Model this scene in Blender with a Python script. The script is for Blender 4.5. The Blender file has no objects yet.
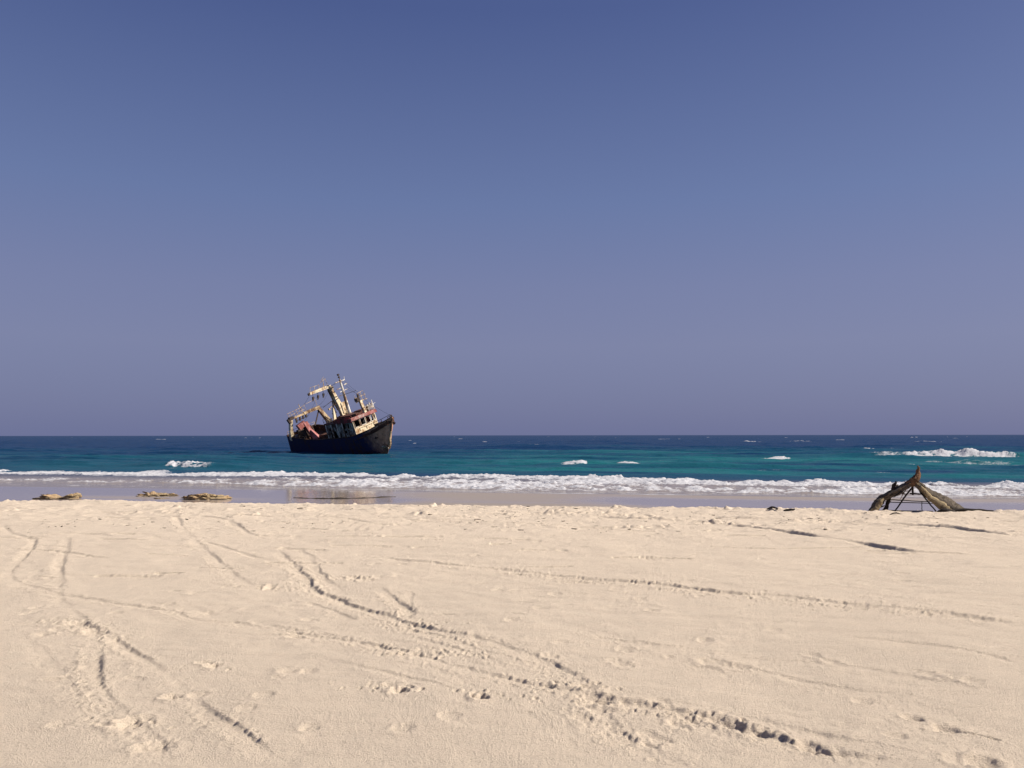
import bpy, bmesh, math, random
import numpy as np
from mathutils import Vector, Matrix, Euler

random.seed(7)
R = math.radians
scene = bpy.context.scene
col = scene.collection

# ------------------------------------------------------------------ helpers
def tag(o, label=None, cat=None, group=None, kind=None):
    if label: o['label'] = label
    if cat: o['category'] = cat
    if group: o['group'] = group
    if kind: o['kind'] = kind
    return o

class MB:
    """collects boxes, beams, tubes and blobs into one mesh"""
    def __init__(self): self.v, self.f = [], []
    def add(self, vs, fs):
        n = len(self.v)
        self.v += [tuple(p) for p in vs]
        self.f += [tuple(i + n for i in q) for q in fs]
    def box(self, c, s, rot=None):
        c = Vector(c); m = rot.to_matrix() if rot else Matrix.Identity(3)
        vs = [c + m @ Vector((x*s[0]/2, y*s[1]/2, z*s[2]/2)) for x in (-1,1) for y in (-1,1) for z in (-1,1)]
        self.add(vs, [(0,1,3,2),(4,6,7,5),(0,4,5,1),(2,3,7,6),(0,2,6,4),(1,5,7,3)])
    def beam(self, a, b, w, h, w2=None, h2=None, up=(0,0,1)):
        a, b = Vector(a), Vector(b); d = (b-a).normalized()
        u = Vector(up)
        if abs(d.dot(u)) > .95: u = Vector((1,0,0))
        s = d.cross(u).normalized(); t = s.cross(d).normalized()
        w2 = w2 or w; h2 = h2 or h
        vs = []
        for p, ww, hh in ((a,w,h),(b,w2,h2)):
            vs += [p - s*ww/2 - t*hh/2, p + s*ww/2 - t*hh/2, p + s*ww/2 + t*hh/2, p - s*ww/2 + t*hh/2]
        self.add(vs, [(0,3,2,1),(4,5,6,7),(0,1,5,4),(1,2,6,5),(2,3,7,6),(3,0,4,7)])
    def tube(self, pts, rad, n=8, flat=None, jit=0., rng=None, cap=True):
        pts = [Vector(p) for p in pts]
        if not hasattr(rad, '__len__'): rad = [rad]*len(pts)
        vs, fs = [], []
        prev = None
        for i, p in enumerate(pts):
            d = (pts[min(i+1,len(pts)-1)] - pts[max(i-1,0)]).normalized()
            ref = Vector((0,1,0)) if abs(d.y) < .9 else Vector((0,0,1))
            s = d.cross(ref).normalized(); t = s.cross(d).normalized()
            if prev is not None and s.dot(prev) < 0: s, t = -s, -t
            prev = s
            for k in range(n):
                a = 2*math.pi*k/n
                r = rad[i]*(1 + (jit*rng.uniform(-1,1) if jit else 0))
                vs.append(p + s*math.cos(a)*r + t*math.sin(a)*r*(flat or 1))
        for i in range(len(pts)-1):
            for k in range(n):
                a, b = i*n+k, i*n+(k+1)%n
                fs.append((a, b, b+n, a+n))
        if cap:
            fs.append(tuple(range(n))[::-1]); fs.append(tuple(range((len(pts)-1)*n, len(pts)*n)))
        self.add(vs, fs)
    def build(self, name, mat, parent=None, smooth=False):
        me = bpy.data.meshes.new(name); me.from_pydata(self.v, [], self.f); me.update()
        bm = bmesh.new(); bm.from_mesh(me); bmesh.ops.recalc_face_normals(bm, faces=bm.faces); bm.to_mesh(me); bm.free()
        if smooth: me.polygons.foreach_set('use_smooth', [True]*len(me.polygons))
        me.materials.append(mat)
        o = bpy.data.objects.new(name, me); col.objects.link(o)
        if parent: o.parent = parent
        return o

def empty(name, loc=(0,0,0)):
    o = bpy.data.objects.new(name, None); col.objects.link(o); o.location = loc; o.empty_display_size = .3
    return o

# ---- numpy value noise
def _h(ix, iy, seed):
    n = (ix.astype(np.int64)*374761393 + iy.astype(np.int64)*668265263 + seed*974634777) & 0xffffffff
    n = ((n ^ (n >> 13))*1274126177) & 0xffffffff
    n = ((n ^ (n >> 16))*2246822519) & 0xffffffff
    return ((n ^ (n >> 15)) & 0xffffff)/float(0xffffff)*2-1
def vn(x, y, seed=0):
    ix, iy = np.floor(x), np.floor(y); fx, fy = x-ix, y-iy
    fx = fx*fx*fx*(fx*(fx*6-15)+10); fy = fy*fy*fy*(fy*(fy*6-15)+10)
    a, b = _h(ix,iy,seed), _h(ix+1,iy,seed); c, d = _h(ix,iy+1,seed), _h(ix+1,iy+1,seed)
    return (a*(1-fx)+b*fx)*(1-fy) + (c*(1-fx)+d*fx)*fy
def fbm(x, y, seed=0, o=4, g=.5):
    r = 0; a = 1.; t = 0.
    ca, sa = math.cos(.6), math.sin(.6)
    for k in range(o):
        r = r + a*vn(x, y, seed+k*17); t += a; a *= g
        x, y = (x*ca - y*sa)*2.03 + 3.1, (x*sa + y*ca)*2.03 + 7.7
    return r/t*1.6
def ss(a, b, x):
    t = np.clip((x-a)/(b-a), 0, 1); return t*t*(3-2*t)

def grid_mesh(name, X, Y, Z, mat, attrs=None, mask=None):
    """rows x columns height sheet, optional face mask, float point attributes"""
    nr, nc = X.shape
    co = np.stack([X, Y, Z], -1).reshape(-1, 3)
    i = np.arange(nr*nc).reshape(nr, nc)
    q = np.stack([i[:-1,:-1], i[:-1,1:], i[1:,1:], i[1:,:-1]], -1).reshape(-1, 4)
    if mask is not None:
        q = q[mask.reshape(-1)]
        used = np.zeros(nr*nc, bool); used[q.reshape(-1)] = True
        re = np.cumsum(used)-1; q = re[q]; co = co[used]
    else: used = slice(None)
    me = bpy.data.meshes.new(name)
    me.vertices.add(len(co)); me.vertices.foreach_set('co', co.astype(np.float32).reshape(-1))
    nf = len(q)
    me.loops.add(nf*4); me.loops.foreach_set('vertex_index', q.astype(np.int32).reshape(-1))
    me.polygons.add(nf)
    me.polygons.foreach_set('loop_start', np.arange(0, nf*4, 4, dtype=np.int32))
    me.polygons.foreach_set('use_smooth', np.ones(nf, bool))
    me.update(calc_edges=True)
    for k, a in (attrs or {}).items():
        at = me.attributes.new(k, 'FLOAT', 'POINT')
        at.data.foreach_set('value', a.reshape(-1)[used].astype(np.float32))
    me.materials.append(mat)
    o = bpy.data.objects.new(name, me); col.objects.link(o)
    return o

# ---- node helpers
class NT:
    def __init__(self, name):
        self.m = bpy.data.materials.new(name); self.m.use_nodes = True
        self.t = self.m.node_tree; self.b = self.t.nodes['Principled BSDF']
        self.out = self.t.nodes['Material Output']
    def n(self, typ, **kw):
        o = self.t.nodes.new(typ)
        for k, v in kw.items():
            if k.startswith('i_'):
                key = k[2:]
                key = int(key) if key.isdigit() else key.replace('_', ' ')
                if isinstance(v, bpy.types.NodeSocket): self.t.links.new(v, o.inputs[key])
                else: o.inputs[key].default_value = v
            else: setattr(o, k, v)
        return o
    def link(self, a, b): self.t.links.new(a, b)
    def noise(self, scale, detail=4, rough=.55, vec=None, dist=0.):
        o = self.n('ShaderNodeTexNoise', i_Scale=scale, i_Detail=detail, i_Roughness=rough, i_Distortion=dist)
        if vec is not None: self.link(vec, o.inputs['Vector'])
        return o.outputs['Fac']
    def ramp(self, fac, stops):
        o = self.n('ShaderNodeValToRGB'); self.link(fac, o.inputs[0])
        e = o.color_ramp.elements
        while len(e) < len(stops): e.new(.5)
        for k, (p, c) in enumerate(stops):
            e[k].position = p; e[k].color = (*c, 1) if hasattr(c, '__len__') else (c, c, c, 1)
        return o.outputs[0]
    def mix(self, fac, a, b, mode='MIX'):
        o = self.n('ShaderNodeMix', data_type='RGBA', blend_type=mode)
        for v, k in ((fac, 0), (a, 6), (b, 7)):
            if isinstance(v, bpy.types.NodeSocket): self.link(v, o.inputs[k])
            elif k == 0: o.inputs[0].default_value = v
            else: o.inputs[k].default_value = (*v, 1)
        return o.outputs[2]
    def math(self, op, a, b=0., clamp=False):
        o = self.n('ShaderNodeMath', operation=op, use_clamp=clamp)
        for v, k in ((a, 0), (b, 1)):
            if isinstance(v, bpy.types.NodeSocket): self.link(v, o.inputs[k])
            else: o.inputs[k].default_value = v
        return o.outputs[0]
    def mrange(self, v, a, b, c=0., d=1.):
        o = self.n('ShaderNodeMapRange', i_1=a, i_2=b, i_3=c, i_4=d); self.link(v, o.inputs[0]); return o.outputs[0]
    def attr(self, name): return self.n('ShaderNodeAttribute', attribute_name=name).outputs['Fac']
    def obj(self): return self.n('ShaderNodeTexCoord').outputs['Object']
    def geo(self): return self.n('ShaderNodeNewGeometry').outputs['Position']
    def scaled(self, vec, s):
        o = self.n('ShaderNodeMapping', i_Scale=s); self.link(vec, o.inputs['Vector']); return o.outputs[0]
    def bump(self, h, strength, dist, nrm=None):
        o = self.n('ShaderNodeBump', i_Strength=strength, i_Distance=dist); self.link(h, o.inputs['Height'])
        if nrm is not None: self.link(nrm, o.inputs['Normal'])
        return o.outputs[0]
    def set(self, **kw):
        for k, v in kw.items():
            key = {'color':'Base Color','rough':'Roughness','normal':'Normal','metal':'Metallic','spec':'Specular IOR Level','ior':'IOR'}[k]
            if isinstance(v, bpy.types.NodeSocket): self.link(v, self.b.inputs[key])
            elif key == 'Base Color': self.b.inputs[key].default_value = (*v, 1)
            else: self.b.inputs[key].default_value = v
        return self.m

def painted(name, base, rust=(.13,.055,.025), amount=.45, scale=1.3, streak=3., rough=.7, dark=None):
    """weathered paint with rust patches that run down as streaks"""
    t = NT(name); v = t.obj()
    n1 = t.noise(scale, 6, .65, t.scaled(v, (1, 1, 1/streak)))
    n2 = t.noise(scale*4.3, 5, .7, t.scaled(v, (1, 1, .4)))
    m = t.math('ADD', t.math('MULTIPLY', n1, .65), t.math('MULTIPLY', n2, .35))
    lo = .62 - amount*.3
    k = t.ramp(m, [(max(lo-.05,0), 0.), (lo+.05, 1.)])
    vary = t.mix(t.noise(scale*2.1, 3, .5, v), base, tuple(c*.72 for c in base))
    rr = t.mix(t.noise(scale*6, 4, .6, v), rust, tuple(c*.45 for c in rust))
    c = t.mix(k, vary, rr)
    t.set(color=c, rough=rough, normal=t.bump(m, .4, .02))
    t.b.inputs['Specular IOR Level'].default_value = .3
    return t.m
SKY_AIR, SKY_DUST, SKY_OZ = 1.0, 2.0, 4.0
SKY_TINT = (1.0, .92, 1.0); SKY_STRENGTH = .06
SUN_EL, SUN_AZ, SUN_W = 37., 87., 4.8
HAZE_MIX, HAZE_TOP = .88, .75
HAZE_RAMP = [(0, (1.58, 1.78, 3.28)), (.05, (1.72, 1.92, 3.42)), (.11, (1.93, 2.11, 3.60)), (.18, (1.78, 2.02, 3.60)), (.28, (1.34, 1.80, 3.55)), (.48, (.62, .92, 2.5)), (.8, (.5, .9, 2.4))]
EXPOSURE = 0.8
SAND_A, SAND_B, SAND_C, WET_SAND = (.675, .56, .442), (.615, .508, .398), (.56, .468, .37), (.28, .225, .17)
SEA_DEEP, SEA_TURQ, SEA_SHALLOW, SEA_SPEC, FOAM = (.0055, .028, .078), (.014, .104, .122), (.24, .205, .19), .05, (.44, .435, .455)
BREAKERS = [(58.6, 112, 12, 1.0, .10, 2.2), (76, 165, 4.5, .6, .05, 1.6), (6.2, 85, 1.9, .34, -.15, 1.0), (12.5, 88, 1.5, .22, 0, .7), (33.6, 104, 2.6, .35, -.1, 1.0),
            (-29.2, 74.5, 3.4, .80, .30, 1.6), (125, 350, 8, .9, .1, 3), (98, 330, 5, .4, .0, 2), (-86, 300, 2.5, .5, 0, 2), (150, 290, 6, .4, 0, 2)]
BREAKERS_TAPER = [1, -1, 1, 0, 1, -1, 1, 0, 0, 0]
ROCKS = [('long low sandy rock with a raised right end, leftmost on the wet sand', -20.4, 36.4, .95, .5, .34),
         ('pale low jagged rock, middle one on the wet sand, farthest from the dry beach', -17.0, 38.6, .85, .6, .34),
         ('small low stone just in front of the pale jagged rock', -15.9, 36.6, .28, .25, .16),
         ('long low tan rock nearest the wreck, rightmost on the wet sand', -13.9, 36.3, 1.0, .55, .38)]
TRACKS = [
    (0.1,0.020,[(-9.54, 15.03), (-8.41, 13.48), (-7.88, 12.94), (-7.31, 12.33), (-6.54, 10.8), (-6.03, 9.69), (-5.53, 8.96), (-5.12, 8.61), (-4.61, 8.18), (-4.35, 8.08), (-3.86, 7.79), (-3.18, 7.44), (-2.83, 7.15), (-2.39, 7.0), (-1.96, 6.71), (-1.35, 6.39), (-0.82, 5.96), (-0.43, 5.6), (-0.0, 5.27), (0.3, 5.07), (0.53, 4.92), (0.8, 4.78), (1.01, 4.65), (1.22, 4.5), (1.34, 4.36), (1.51, 4.18), (1.76, 4.06), (2.0, 3.95)]),
    (0.11,0.019,[(-7.2, 13.06), (-6.21, 11.17), (-5.36, 9.54), (-4.53, 8.08), (-4.0, 7.36), (-3.42, 6.62), (-3.07, 5.97), (-2.77, 5.37), (-2.5, 4.97), (-2.12, 4.55), (-1.82, 4.19), (-1.66, 3.89)]),
    (0.1,0.015,[(-3.98, 7.16), (-3.45, 6.72), (-2.9, 6.1), (-2.34, 5.43), (-1.84, 4.82), (-1.5, 4.42), (-1.16, 4.0)]),
    (0.09,0.006,[(-4.19, 6.72), (-3.46, 5.97), (-2.97, 5.37), (-2.58, 4.88), (-2.29, 4.55), (-2.01, 4.19)]),
    (0.13,0.016,[(-7.28, 17.4), (-6.0, 14.5), (-4.92, 12.42), (-4.03, 10.78), (-3.4, 9.6), (-2.8, 8.65)]),
    (0.12,0.021,[(-3.32, 11.34), (-2.67, 9.88), (-2.14, 8.59), (-1.67, 7.87), (-1.25, 7.38), (-0.97, 7.03), (-0.68, 6.71), (-0.37, 6.38), (-0.09, 6.12), (0.23, 5.65), (0.43, 5.23), (0.48, 4.92), (0.5, 4.58), (0.58, 4.25), (0.67, 4.0)]),
    (0.12,0.016,[(-6.51, 16.31), (-5.46, 15.34), (-4.23, 13.04), (-3.5, 12.18), (-2.78, 10.86), (-2.32, 9.52), (-1.76, 8.32)]),
    (0.1,0.015,[(-1.47, 8.7), (-1.16, 7.91), (-0.95, 7.38), (-0.97, 6.99)]),
    (0.07,0.012,[(-1.05, 8.31), (-0.99, 7.77), (-0.95, 7.22)]),
    (0.15,0.036,[(-2.18, 10.86), (-1.44, 10.42), (-0.77, 10.02), (-0.09, 9.64), (0.62, 9.17), (1.2, 8.86), (1.64, 8.62), (2.04, 8.29), (2.57, 8.04), (3.06, 7.66), (3.46, 7.4), (3.76, 7.19), (4.04, 6.93), (4.23, 6.65)]),
    (0.2,0.042,[(1.49, 16.01), (2.83, 15.24), (3.68, 14.89), (4.43, 13.77), (4.8, 12.95), (5.09, 12.1), (5.33, 11.36), (5.58, 10.88)]),
    (0.2,0.042,[(3.72, 15.98), (6.22, 14.86), (7.03, 14.2), (7.57, 13.6), (7.94, 12.54)]),
    (0.1,0.012,[(1.35, 5.82), (1.69, 5.57), (2.13, 5.14), (2.43, 4.99), (2.64, 4.81), (2.89, 4.58)]),
    (0.09,0.009,[(0.37, 4.7), (0.47, 4.35), (0.59, 4.25), (0.74, 4.06), (0.84, 3.88)]),
    (0.2,0.02,[(-4.34, 16.49), (-3.44, 15.68), (-2.57, 14.79)]),
    (0.2,0.014,[(-7.8, 13.07), (-7.14, 13.2), (-6.23, 12.68)]),
    (0.1,0.007,[(-5.44, 9.34), (-4.71, 9.27), (-4.11, 9.2), (-3.42, 8.89), (-2.62, 8.43)]),
    (0.08,0.01,[(-1.95, 7.82), (-1.68, 7.51), (-1.43, 7.18)]),
    (0.1,0.01,[(-0.08, 4.96), (0.19, 4.75), (0.43, 4.54), (0.65, 4.21), (0.9, 3.96)]),
    (0.1,0.009,[(-0.65, 6.38), (-0.24, 5.95), (0.19, 5.53), (0.55, 5.15), (0.99, 4.85), (1.38, 4.58), (1.8, 4.25), (2.15, 3.96)]),
    (0.14,0.01,[(3.45, 8.28), (3.76, 7.88), (4.26, 7.56), (4.68, 7.35)]),
    (0.2,0.016,[(-5.6, 11.56), (-5.07, 11.65), (-4.2, 11.44)]),
    (0.12,0.008,[(0.37, 6.38), (0.97, 6.2), (1.51, 5.95), (2.22, 5.71), (2.58, 5.43), (3.13, 4.95)]),
    (0.08,0.008,[(-1.43, 6.39), (-0.64, 5.63), (-0.07, 4.87), (0.25, 4.32), (0.42, 3.96)]),
]
PITS = [(1.97, 8.97, 0), (-1.76, 9.06, 1), (-2.75, 7.43, 0), (-1.79, 6.55, 1), (-2.12, 5.63, 1), (-1.37, 5.52, 0), (-0.83, 5.15, 1), (-0.11, 5.01, 1), (1.55, 5.69, 2), (1.43, 5.77, 2), (1.2, 4.54, 3), (1.32, 4.43, 2), (1.55, 4.22, 3), (0.98, 4.61, 1), (2.38, 4.5, 2), (2.3, 4.58, 1), (2.3, 3.99, 3), (2.23, 4.02, 2), (0.27, 7.46, 0), (1.27, 7.37, 0), (0.38, 6.23, 0), (0.47, 5.15, 2), (0.47, 4.92, 2), (2.8, 5.45, 0), (2.9, 5.45, 0), (2.98, 5.3, 0), (-2.13, 4.59, 3), (-1.84, 4.22, 2), (-3.41, 6.65, 2), (-3.71, 6.9, 2), (-1.98, 5.02, 1), (0.46, 4.81, 1), (0.67, 4.29, 1), (-0.67, 5.96, 0), (-2.6, 8.65, 1), (-1.63, 9.0, 1), (-0.13, 8.41, 0), (1.24, 7.9, 0), (-2.51, 4.55, 0), (-0.35, 4.62, 0)]
CHURN = [(-3.69, 6.86, 0.22), (-3.3, 6.52, 0.22), (-3.9, 7.04, 0.15), (-0.85, 6.92, 0.28), (-1.88, 9.12, 0.2), (-2.11, 4.59, 0.14), (1.92, 8.29, 0.4), (2.44, 7.99, 0.5), (2.98, 7.61, 0.5), (3.49, 7.32, 0.4), (1.38, 8.74, 0.3), (4.0, 6.97, 0.35), (-0.14, 5.01, 0.15), (-0.85, 5.15, 0.18), (-2.69, 8.65, 0.3), (-2.13, 5.66, 0.14), (-0.52, 5.9, 0.3), (0.43, 5.19, 0.13), (1.06, 4.63, 0.16)]
TRACKS += [(.035, .030, [(1.27, 5.64), (1.36, 5.62), (1.42, 5.53), (1.44, 5.45)]), (.03, .024, [(2.33, 4.49), (2.42, 4.46), (2.5, 4.40), (2.55, 4.32)])]
TRACKS += [(0.09,0.014,[(-1.09, 6.99), (-0.79, 6.64), (-0.57, 6.45), (-0.32, 6.09)]),
(0.08,0.012,[(-0.76, 6.39), (-0.55, 6.15), (-0.31, 5.93), (-0.09, 5.63)]),
(0.1,0.012,[(-3.9, 8.07), (-3.09, 7.56), (-2.37, 7.07), (-1.46, 6.51), (-0.85, 6.15)]),
(0.12,0.014,[(-4.75, 12.31), (-3.49, 10.78), (-2.51, 9.59), (-1.95, 8.7)]),
(0.09,0.006,[(-3.87, 6.4), (-3.07, 5.55), (-2.49, 4.88), (-2.1, 4.4), (-1.75, 3.97)]),
(0.08,0.012,[(0.69, 6.38), (1.26, 6.14), (1.8, 5.94)]),
(0.1,0.012,[(-0.45, 8.69), (0.28, 8.3), (0.96, 8.0), (1.32, 7.76)]),
(0.1,0.014,[(2.72, 6.37), (3.14, 6.13), (3.47, 5.81)]),
(0.12,0.016,[(-2.13, 15.3), (-0.78, 14.94), (0.84, 14.26), (2.21, 13.94)]),
(0.12,0.016,[(-7.33, 11.57), (-6.24, 11.17), (-5.19, 10.45)]),
(0.09,0.013,[(0.05, 5.15), (0.46, 4.85), (0.82, 4.58), (1.2, 4.34), (1.44, 4.12)]),
(0.07,0.012,[(-1.55, 5.96), (-1.12, 5.63), (-0.6, 5.27), (-0.26, 4.96)]),
(0.1,0.012,[(-3.64, 10.44), (-2.47, 9.0), (-1.53, 7.69)]),
]
# ------------------------------------------------------------------ camera
CAMZ = 3.0
cam_d = bpy.data.cameras.new('camera'); cam = bpy.data.objects.new('camera', cam_d); col.objects.link(cam)
cam_d.sensor_width = 36; cam_d.lens = 36*800/1024
cam_d.clip_start = .05; cam_d.clip_end = 80000
cam.matrix_world = Matrix.Translation((0,0,CAMZ)) @ Matrix.Rotation(math.pi/2 + math.atan(51.3/800), 4, 'X') @ Matrix.Rotation(R(-.07), 4, 'Z')
scene.camera = cam

# ------------------------------------------------------------------ light and sky

sd = Vector((math.sin(R(SUN_AZ))*math.cos(R(SUN_EL)), math.cos(R(SUN_AZ))*math.cos(R(SUN_EL)), math.sin(R(SUN_EL))))
sl = bpy.data.lights.new('sun', 'SUN'); sl.energy = SUN_W; sl.angle = R(.5); sl.color = (1., .93, .82)
so = bpy.data.objects.new('sun', sl); col.objects.link(so)
so.rotation_euler = sd.to_track_quat('Z', 'Y').to_euler(); so.location = (20, -20, 30)

w = bpy.data.worlds.new('World'); scene.world = w; w.use_nodes = True
nt = w.node_tree; bg = nt.nodes['Background']
sky = nt.nodes.new('ShaderNodeTexSky'); sky.sky_type = 'NISHITA'; sky.sun_disc = False
sky.sun_elevation = R(SUN_EL); sky.sun_rotation = R(SUN_AZ)
sky.altitude = 0; sky.air_density = SKY_AIR; sky.dust_density = SKY_DUST; sky.ozone_density = SKY_OZ
mx = nt.nodes.new('ShaderNodeMix'); mx.data_type = 'RGBA'; mx.blend_type = 'MULTIPLY'; mx.inputs[0].default_value = 1
mx.inputs[7].default_value = (*SKY_TINT, 1)
nt.links.new(sky.outputs[0], mx.inputs[6])
# a thick even haze layer flattens the bright band of the clear-sky model near the horizon
hz = nt.nodes.new('ShaderNodeMix'); hz.data_type = 'RGBA'
tc = nt.nodes.new('ShaderNodeTexCoord'); sx = nt.nodes.new('ShaderNodeSeparateXYZ'); nt.links.new(tc.outputs['Generated'], sx.inputs[0])
mr = nt.nodes.new('ShaderNodeMapRange'); mr.interpolation_type = 'SMOOTHSTEP'
for i, v in ((1, -.02), (2, .62), (3, HAZE_MIX), (4, HAZE_TOP)): mr.inputs[i].default_value = v
nt.links.new(sx.outputs[2], mr.inputs[0])
rp = nt.nodes.new('ShaderNodeValToRGB'); nt.links.new(sx.outputs[2], rp.inputs[0])
el = rp.color_ramp.elements
while len(el) < len(HAZE_RAMP): el.new(.5)
for e, (p, c) in zip(el, HAZE_RAMP): e.position = p; e.color = (*c, 1)
nt.links.new(mr.outputs[0], hz.inputs[0]); nt.links.new(mx.outputs[2], hz.inputs[6]); nt.links.new(rp.outputs[0], hz.inputs[7])
nt.links.new(hz.outputs[2], bg.inputs[0]); bg.inputs[1].default_value = SKY_STRENGTH

vs = scene.view_settings
vs.view_transform = 'Standard'; vs.look = 'None'; vs.gamma = 1; vs.exposure = EXPOSURE; vs.use_curve_mapping = False
# ------------------------------------------------------------------ beach
def shore_base(x, y):
    """height of the sand without tracks: flat upper beach, berm edge, wet lower beach, sea bed"""
    sb = y + .13*x + .35*vn(x*.21, y*.05, 5) + .12*vn(x*.9, y*.2, 6)
    s = y + .2*x
    z = 1.4 - 1.16*ss(17.0, 28.5, sb)
    z = z - .012*np.clip(s-26, 0, 20) - .07*np.clip(s-45, 0, 60)
    z = z + .05*np.exp(-((sb-17.6)/.7)**2)*(.6+.8*vn(x*.7, y*.3, 8))
    return z, sb, s

def carve(X, Y, tracks, pits, churn):
    dz = np.zeros_like(X); rough = np.zeros_like(X)
    wob = fbm(X*3.1, Y*3.1, 31, 3); fine = fbm(X*42, Y*42, 33, 2); midn = fbm(X*17, Y*17, 35, 3)
    rng = random.Random(11)
    def local(cx, cy, rad): return window(cx-rad, cx+rad, cy-rad, cy+rad)
    def window(x0, x1, y0, y1):
        r = np.nonzero((Y[:,0] > y0) & (Y[:,0] < y1))[0]
        if not len(r): return None
        xa, xb = X[r[0]], X[r[-1]]
        c0 = min(np.searchsorted(xa, x0), np.searchsorted(xb, x0)); c1 = max(np.searchsorted(xa, x1), np.searchsorted(xb, x1))
        return (slice(r[0], r[-1]+1), slice(max(c0-1, 0), c1+1)) if c1 > c0 else None
    for w, d, pts in tracks:
        w, d = w*.60, d*(.45+.024*float(np.mean([p[1] for p in pts])))
        # smooth the polyline
        P = [np.array(p) for p in pts]
        Q = []
        for i in range(len(P)-1):
            p0, p1, p2, p3 = P[max(i-1,0)], P[i], P[i+1], P[min(i+2,len(P)-1)]
            for t in np.linspace(0, 1, 6, endpoint=False):
                Q.append(.5*(2*p1+(p2-p0)*t+(2*p0-5*p1+4*p2-p3)*t*t+(3*p1-p0-3*p2+p3)*t**3))
        Q.append(P[-1])
        qa = np.array(Q); m0 = w*5
        W = window(qa[:,0].min()-m0, qa[:,0].max()+m0, qa[:,1].min()-m0, qa[:,1].max()+m0)
        if W is None: continue
        XW, YW, wobW, midW, finW = X[W], Y[W], wob[W], midn[W], fine[W]
        best = np.full(XW.shape, 9.); side = np.zeros_like(XW); along = np.zeros_like(XW); L = 0.
        for a, b in zip(Q[:-1], Q[1:]):
            ab = b-a; l = float(np.hypot(*ab))
            if l < 1e-6: continue
            M_ = w*5
            x0, x1 = min(a[0], b[0])-M_, max(a[0], b[0])+M_; y0, y1 = min(a[1], b[1])-M_, max(a[1], b[1])+M_
            sl_ = window(x0, x1, y0, y1)
            if sl_ is None: L += l; continue
            r0_, c0_ = W[0].start, W[1].start
            sl_ = (slice(max(sl_[0].start-r0_, 0), max(sl_[0].stop-r0_, 0)), slice(max(sl_[1].start-c0_, 0), max(sl_[1].stop-c0_, 0)))
            xs, ys = XW[sl_], YW[sl_]
            t = np.clip(((xs-a[0])*ab[0]+(ys-a[1])*ab[1])/l/l, 0, 1)
            dx, dy = xs-a[0]-t*ab[0], ys-a[1]-t*ab[1]
            dist = np.hypot(dx, dy); s_ = np.sign(ab[0]*dy-ab[1]*dx)
            k = dist < best[sl_]
            best[sl_] = np.where(k, dist, best[sl_]); side[sl_] = np.where(k, s_, side[sl_]); along[sl_] = np.where(k, L+t*l, along[sl_])
            L += l
        ends = ss(0, .5, along)*ss(0, .5, L-along) if L > 1.2 else 1.
        u = best/w*(1+.28*wobW) + .07*midW
        amp = d*np.clip(.85+.95*fbm(along*.9+w*77, np.full_like(XW, d*913), 41, 2), .30, 1.6)
        us = side*u                                    # the far wall stands steep, the near one has slumped
        prof = amp*np.interp(us, [-3.4, -2.2, -1.2, -.3, .45, .78, 1.12, 1.6, 2.4, 3.6], [0, .10, .16, -.45, -.85, -.75, .34, .34, .12, 0])
        prof = prof + np.clip(amp, 0, .014)*(.22*midW+.42*finW)*np.exp(-((u-1.2)/.9)**2)
        dz[W] += np.where(best < 8, prof*ends, 0)
        rough[W] += np.exp(-(u/1.9)**2)*ends*min(1., d/.02)*(best < 8)
    for x, y, k in pits + [(rng.uniform(-.62, .62)*q_, q_, rng.choice((0, 0, 4, 4, 4))) for q_ in [4+13*rng.random()**.8 for _ in range(240)]]:
        for q in range(1 if k != 1 else 3):
            a = rng.uniform(-.5, .5); L_ = [.045, .040, .075, .052, rng.uniform(.02, .07)][k]*(1+.03*y); W_ = [.05, .045, .06, .085, rng.uniform(.012, .03)][k]*(1+.03*y); D_ = [.009, .012, .015, .026, rng.uniform(.004, .011)][k]*(1+.02*y)
            px, py = x + (rng.uniform(-.13, .13) if k == 1 else 0), y + (rng.uniform(-.09, .09) if k == 1 else 0)
            s_ = local(px, py, .8)
            if s_ is None: continue
            dx, dy = X[s_]-px, Y[s_]-py
            u = (dx*math.cos(a)+dy*math.sin(a))/L_; v = (-dx*math.sin(a)+dy*math.cos(a))/W_
            rr = np.sqrt(u*u+v*v)*(1+.2*wob[s_]) + .10*midn[s_]
            dz[s_] += D_*(-np.exp(-rr**3) + .30*np.exp(-((rr-1.5)/.4)**2)*(1-.5*np.clip(u, -1, 1)) + .14*midn[s_]*np.exp(-((rr-1.4)/.6)**2))
            rough[s_] += np.exp(-(rr/2)**2)*.8
    # crumbled sand: small pits and clods, thick in the churned places and along the far wall of the tracks
    spots = []
    for x, y, r_ in churn:
        for _ in range(int(46*min(r_/.2, 1.8))):
            a = rng.gauss(0, r_*.85); spots.append((x+a, y-.22*a+rng.gauss(0, r_*.28), 1.))
    for w, d, pts in tracks:
        if d < .0095: continue
        for p, q in zip(pts[:-1], pts[1:]):
            l = math.hypot(q[0]-p[0], q[1]-p[1]); nx, ny = -(q[1]-p[1])/max(l, 1e-3), (q[0]-p[0])/max(l, 1e-3)
            if vn(np.array([p[0]*1.3]), np.array([p[1]*1.3+d*99]), 47)[0] < -.25: continue
            for _ in range(int(l*(16 if d < .02 else 30))):
                t_ = rng.random(); o_ = rng.gauss(.8, .8)*w*.62
                spots.append((p[0]+(q[0]-p[0])*t_+nx*o_, p[1]+(q[1]-p[1])*t_+ny*o_, .5))
    for _ in range(700):
        y = 4+14*rng.random()**.8; spots.append((rng.uniform(-.62, .62)*y, y, .55))
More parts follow.
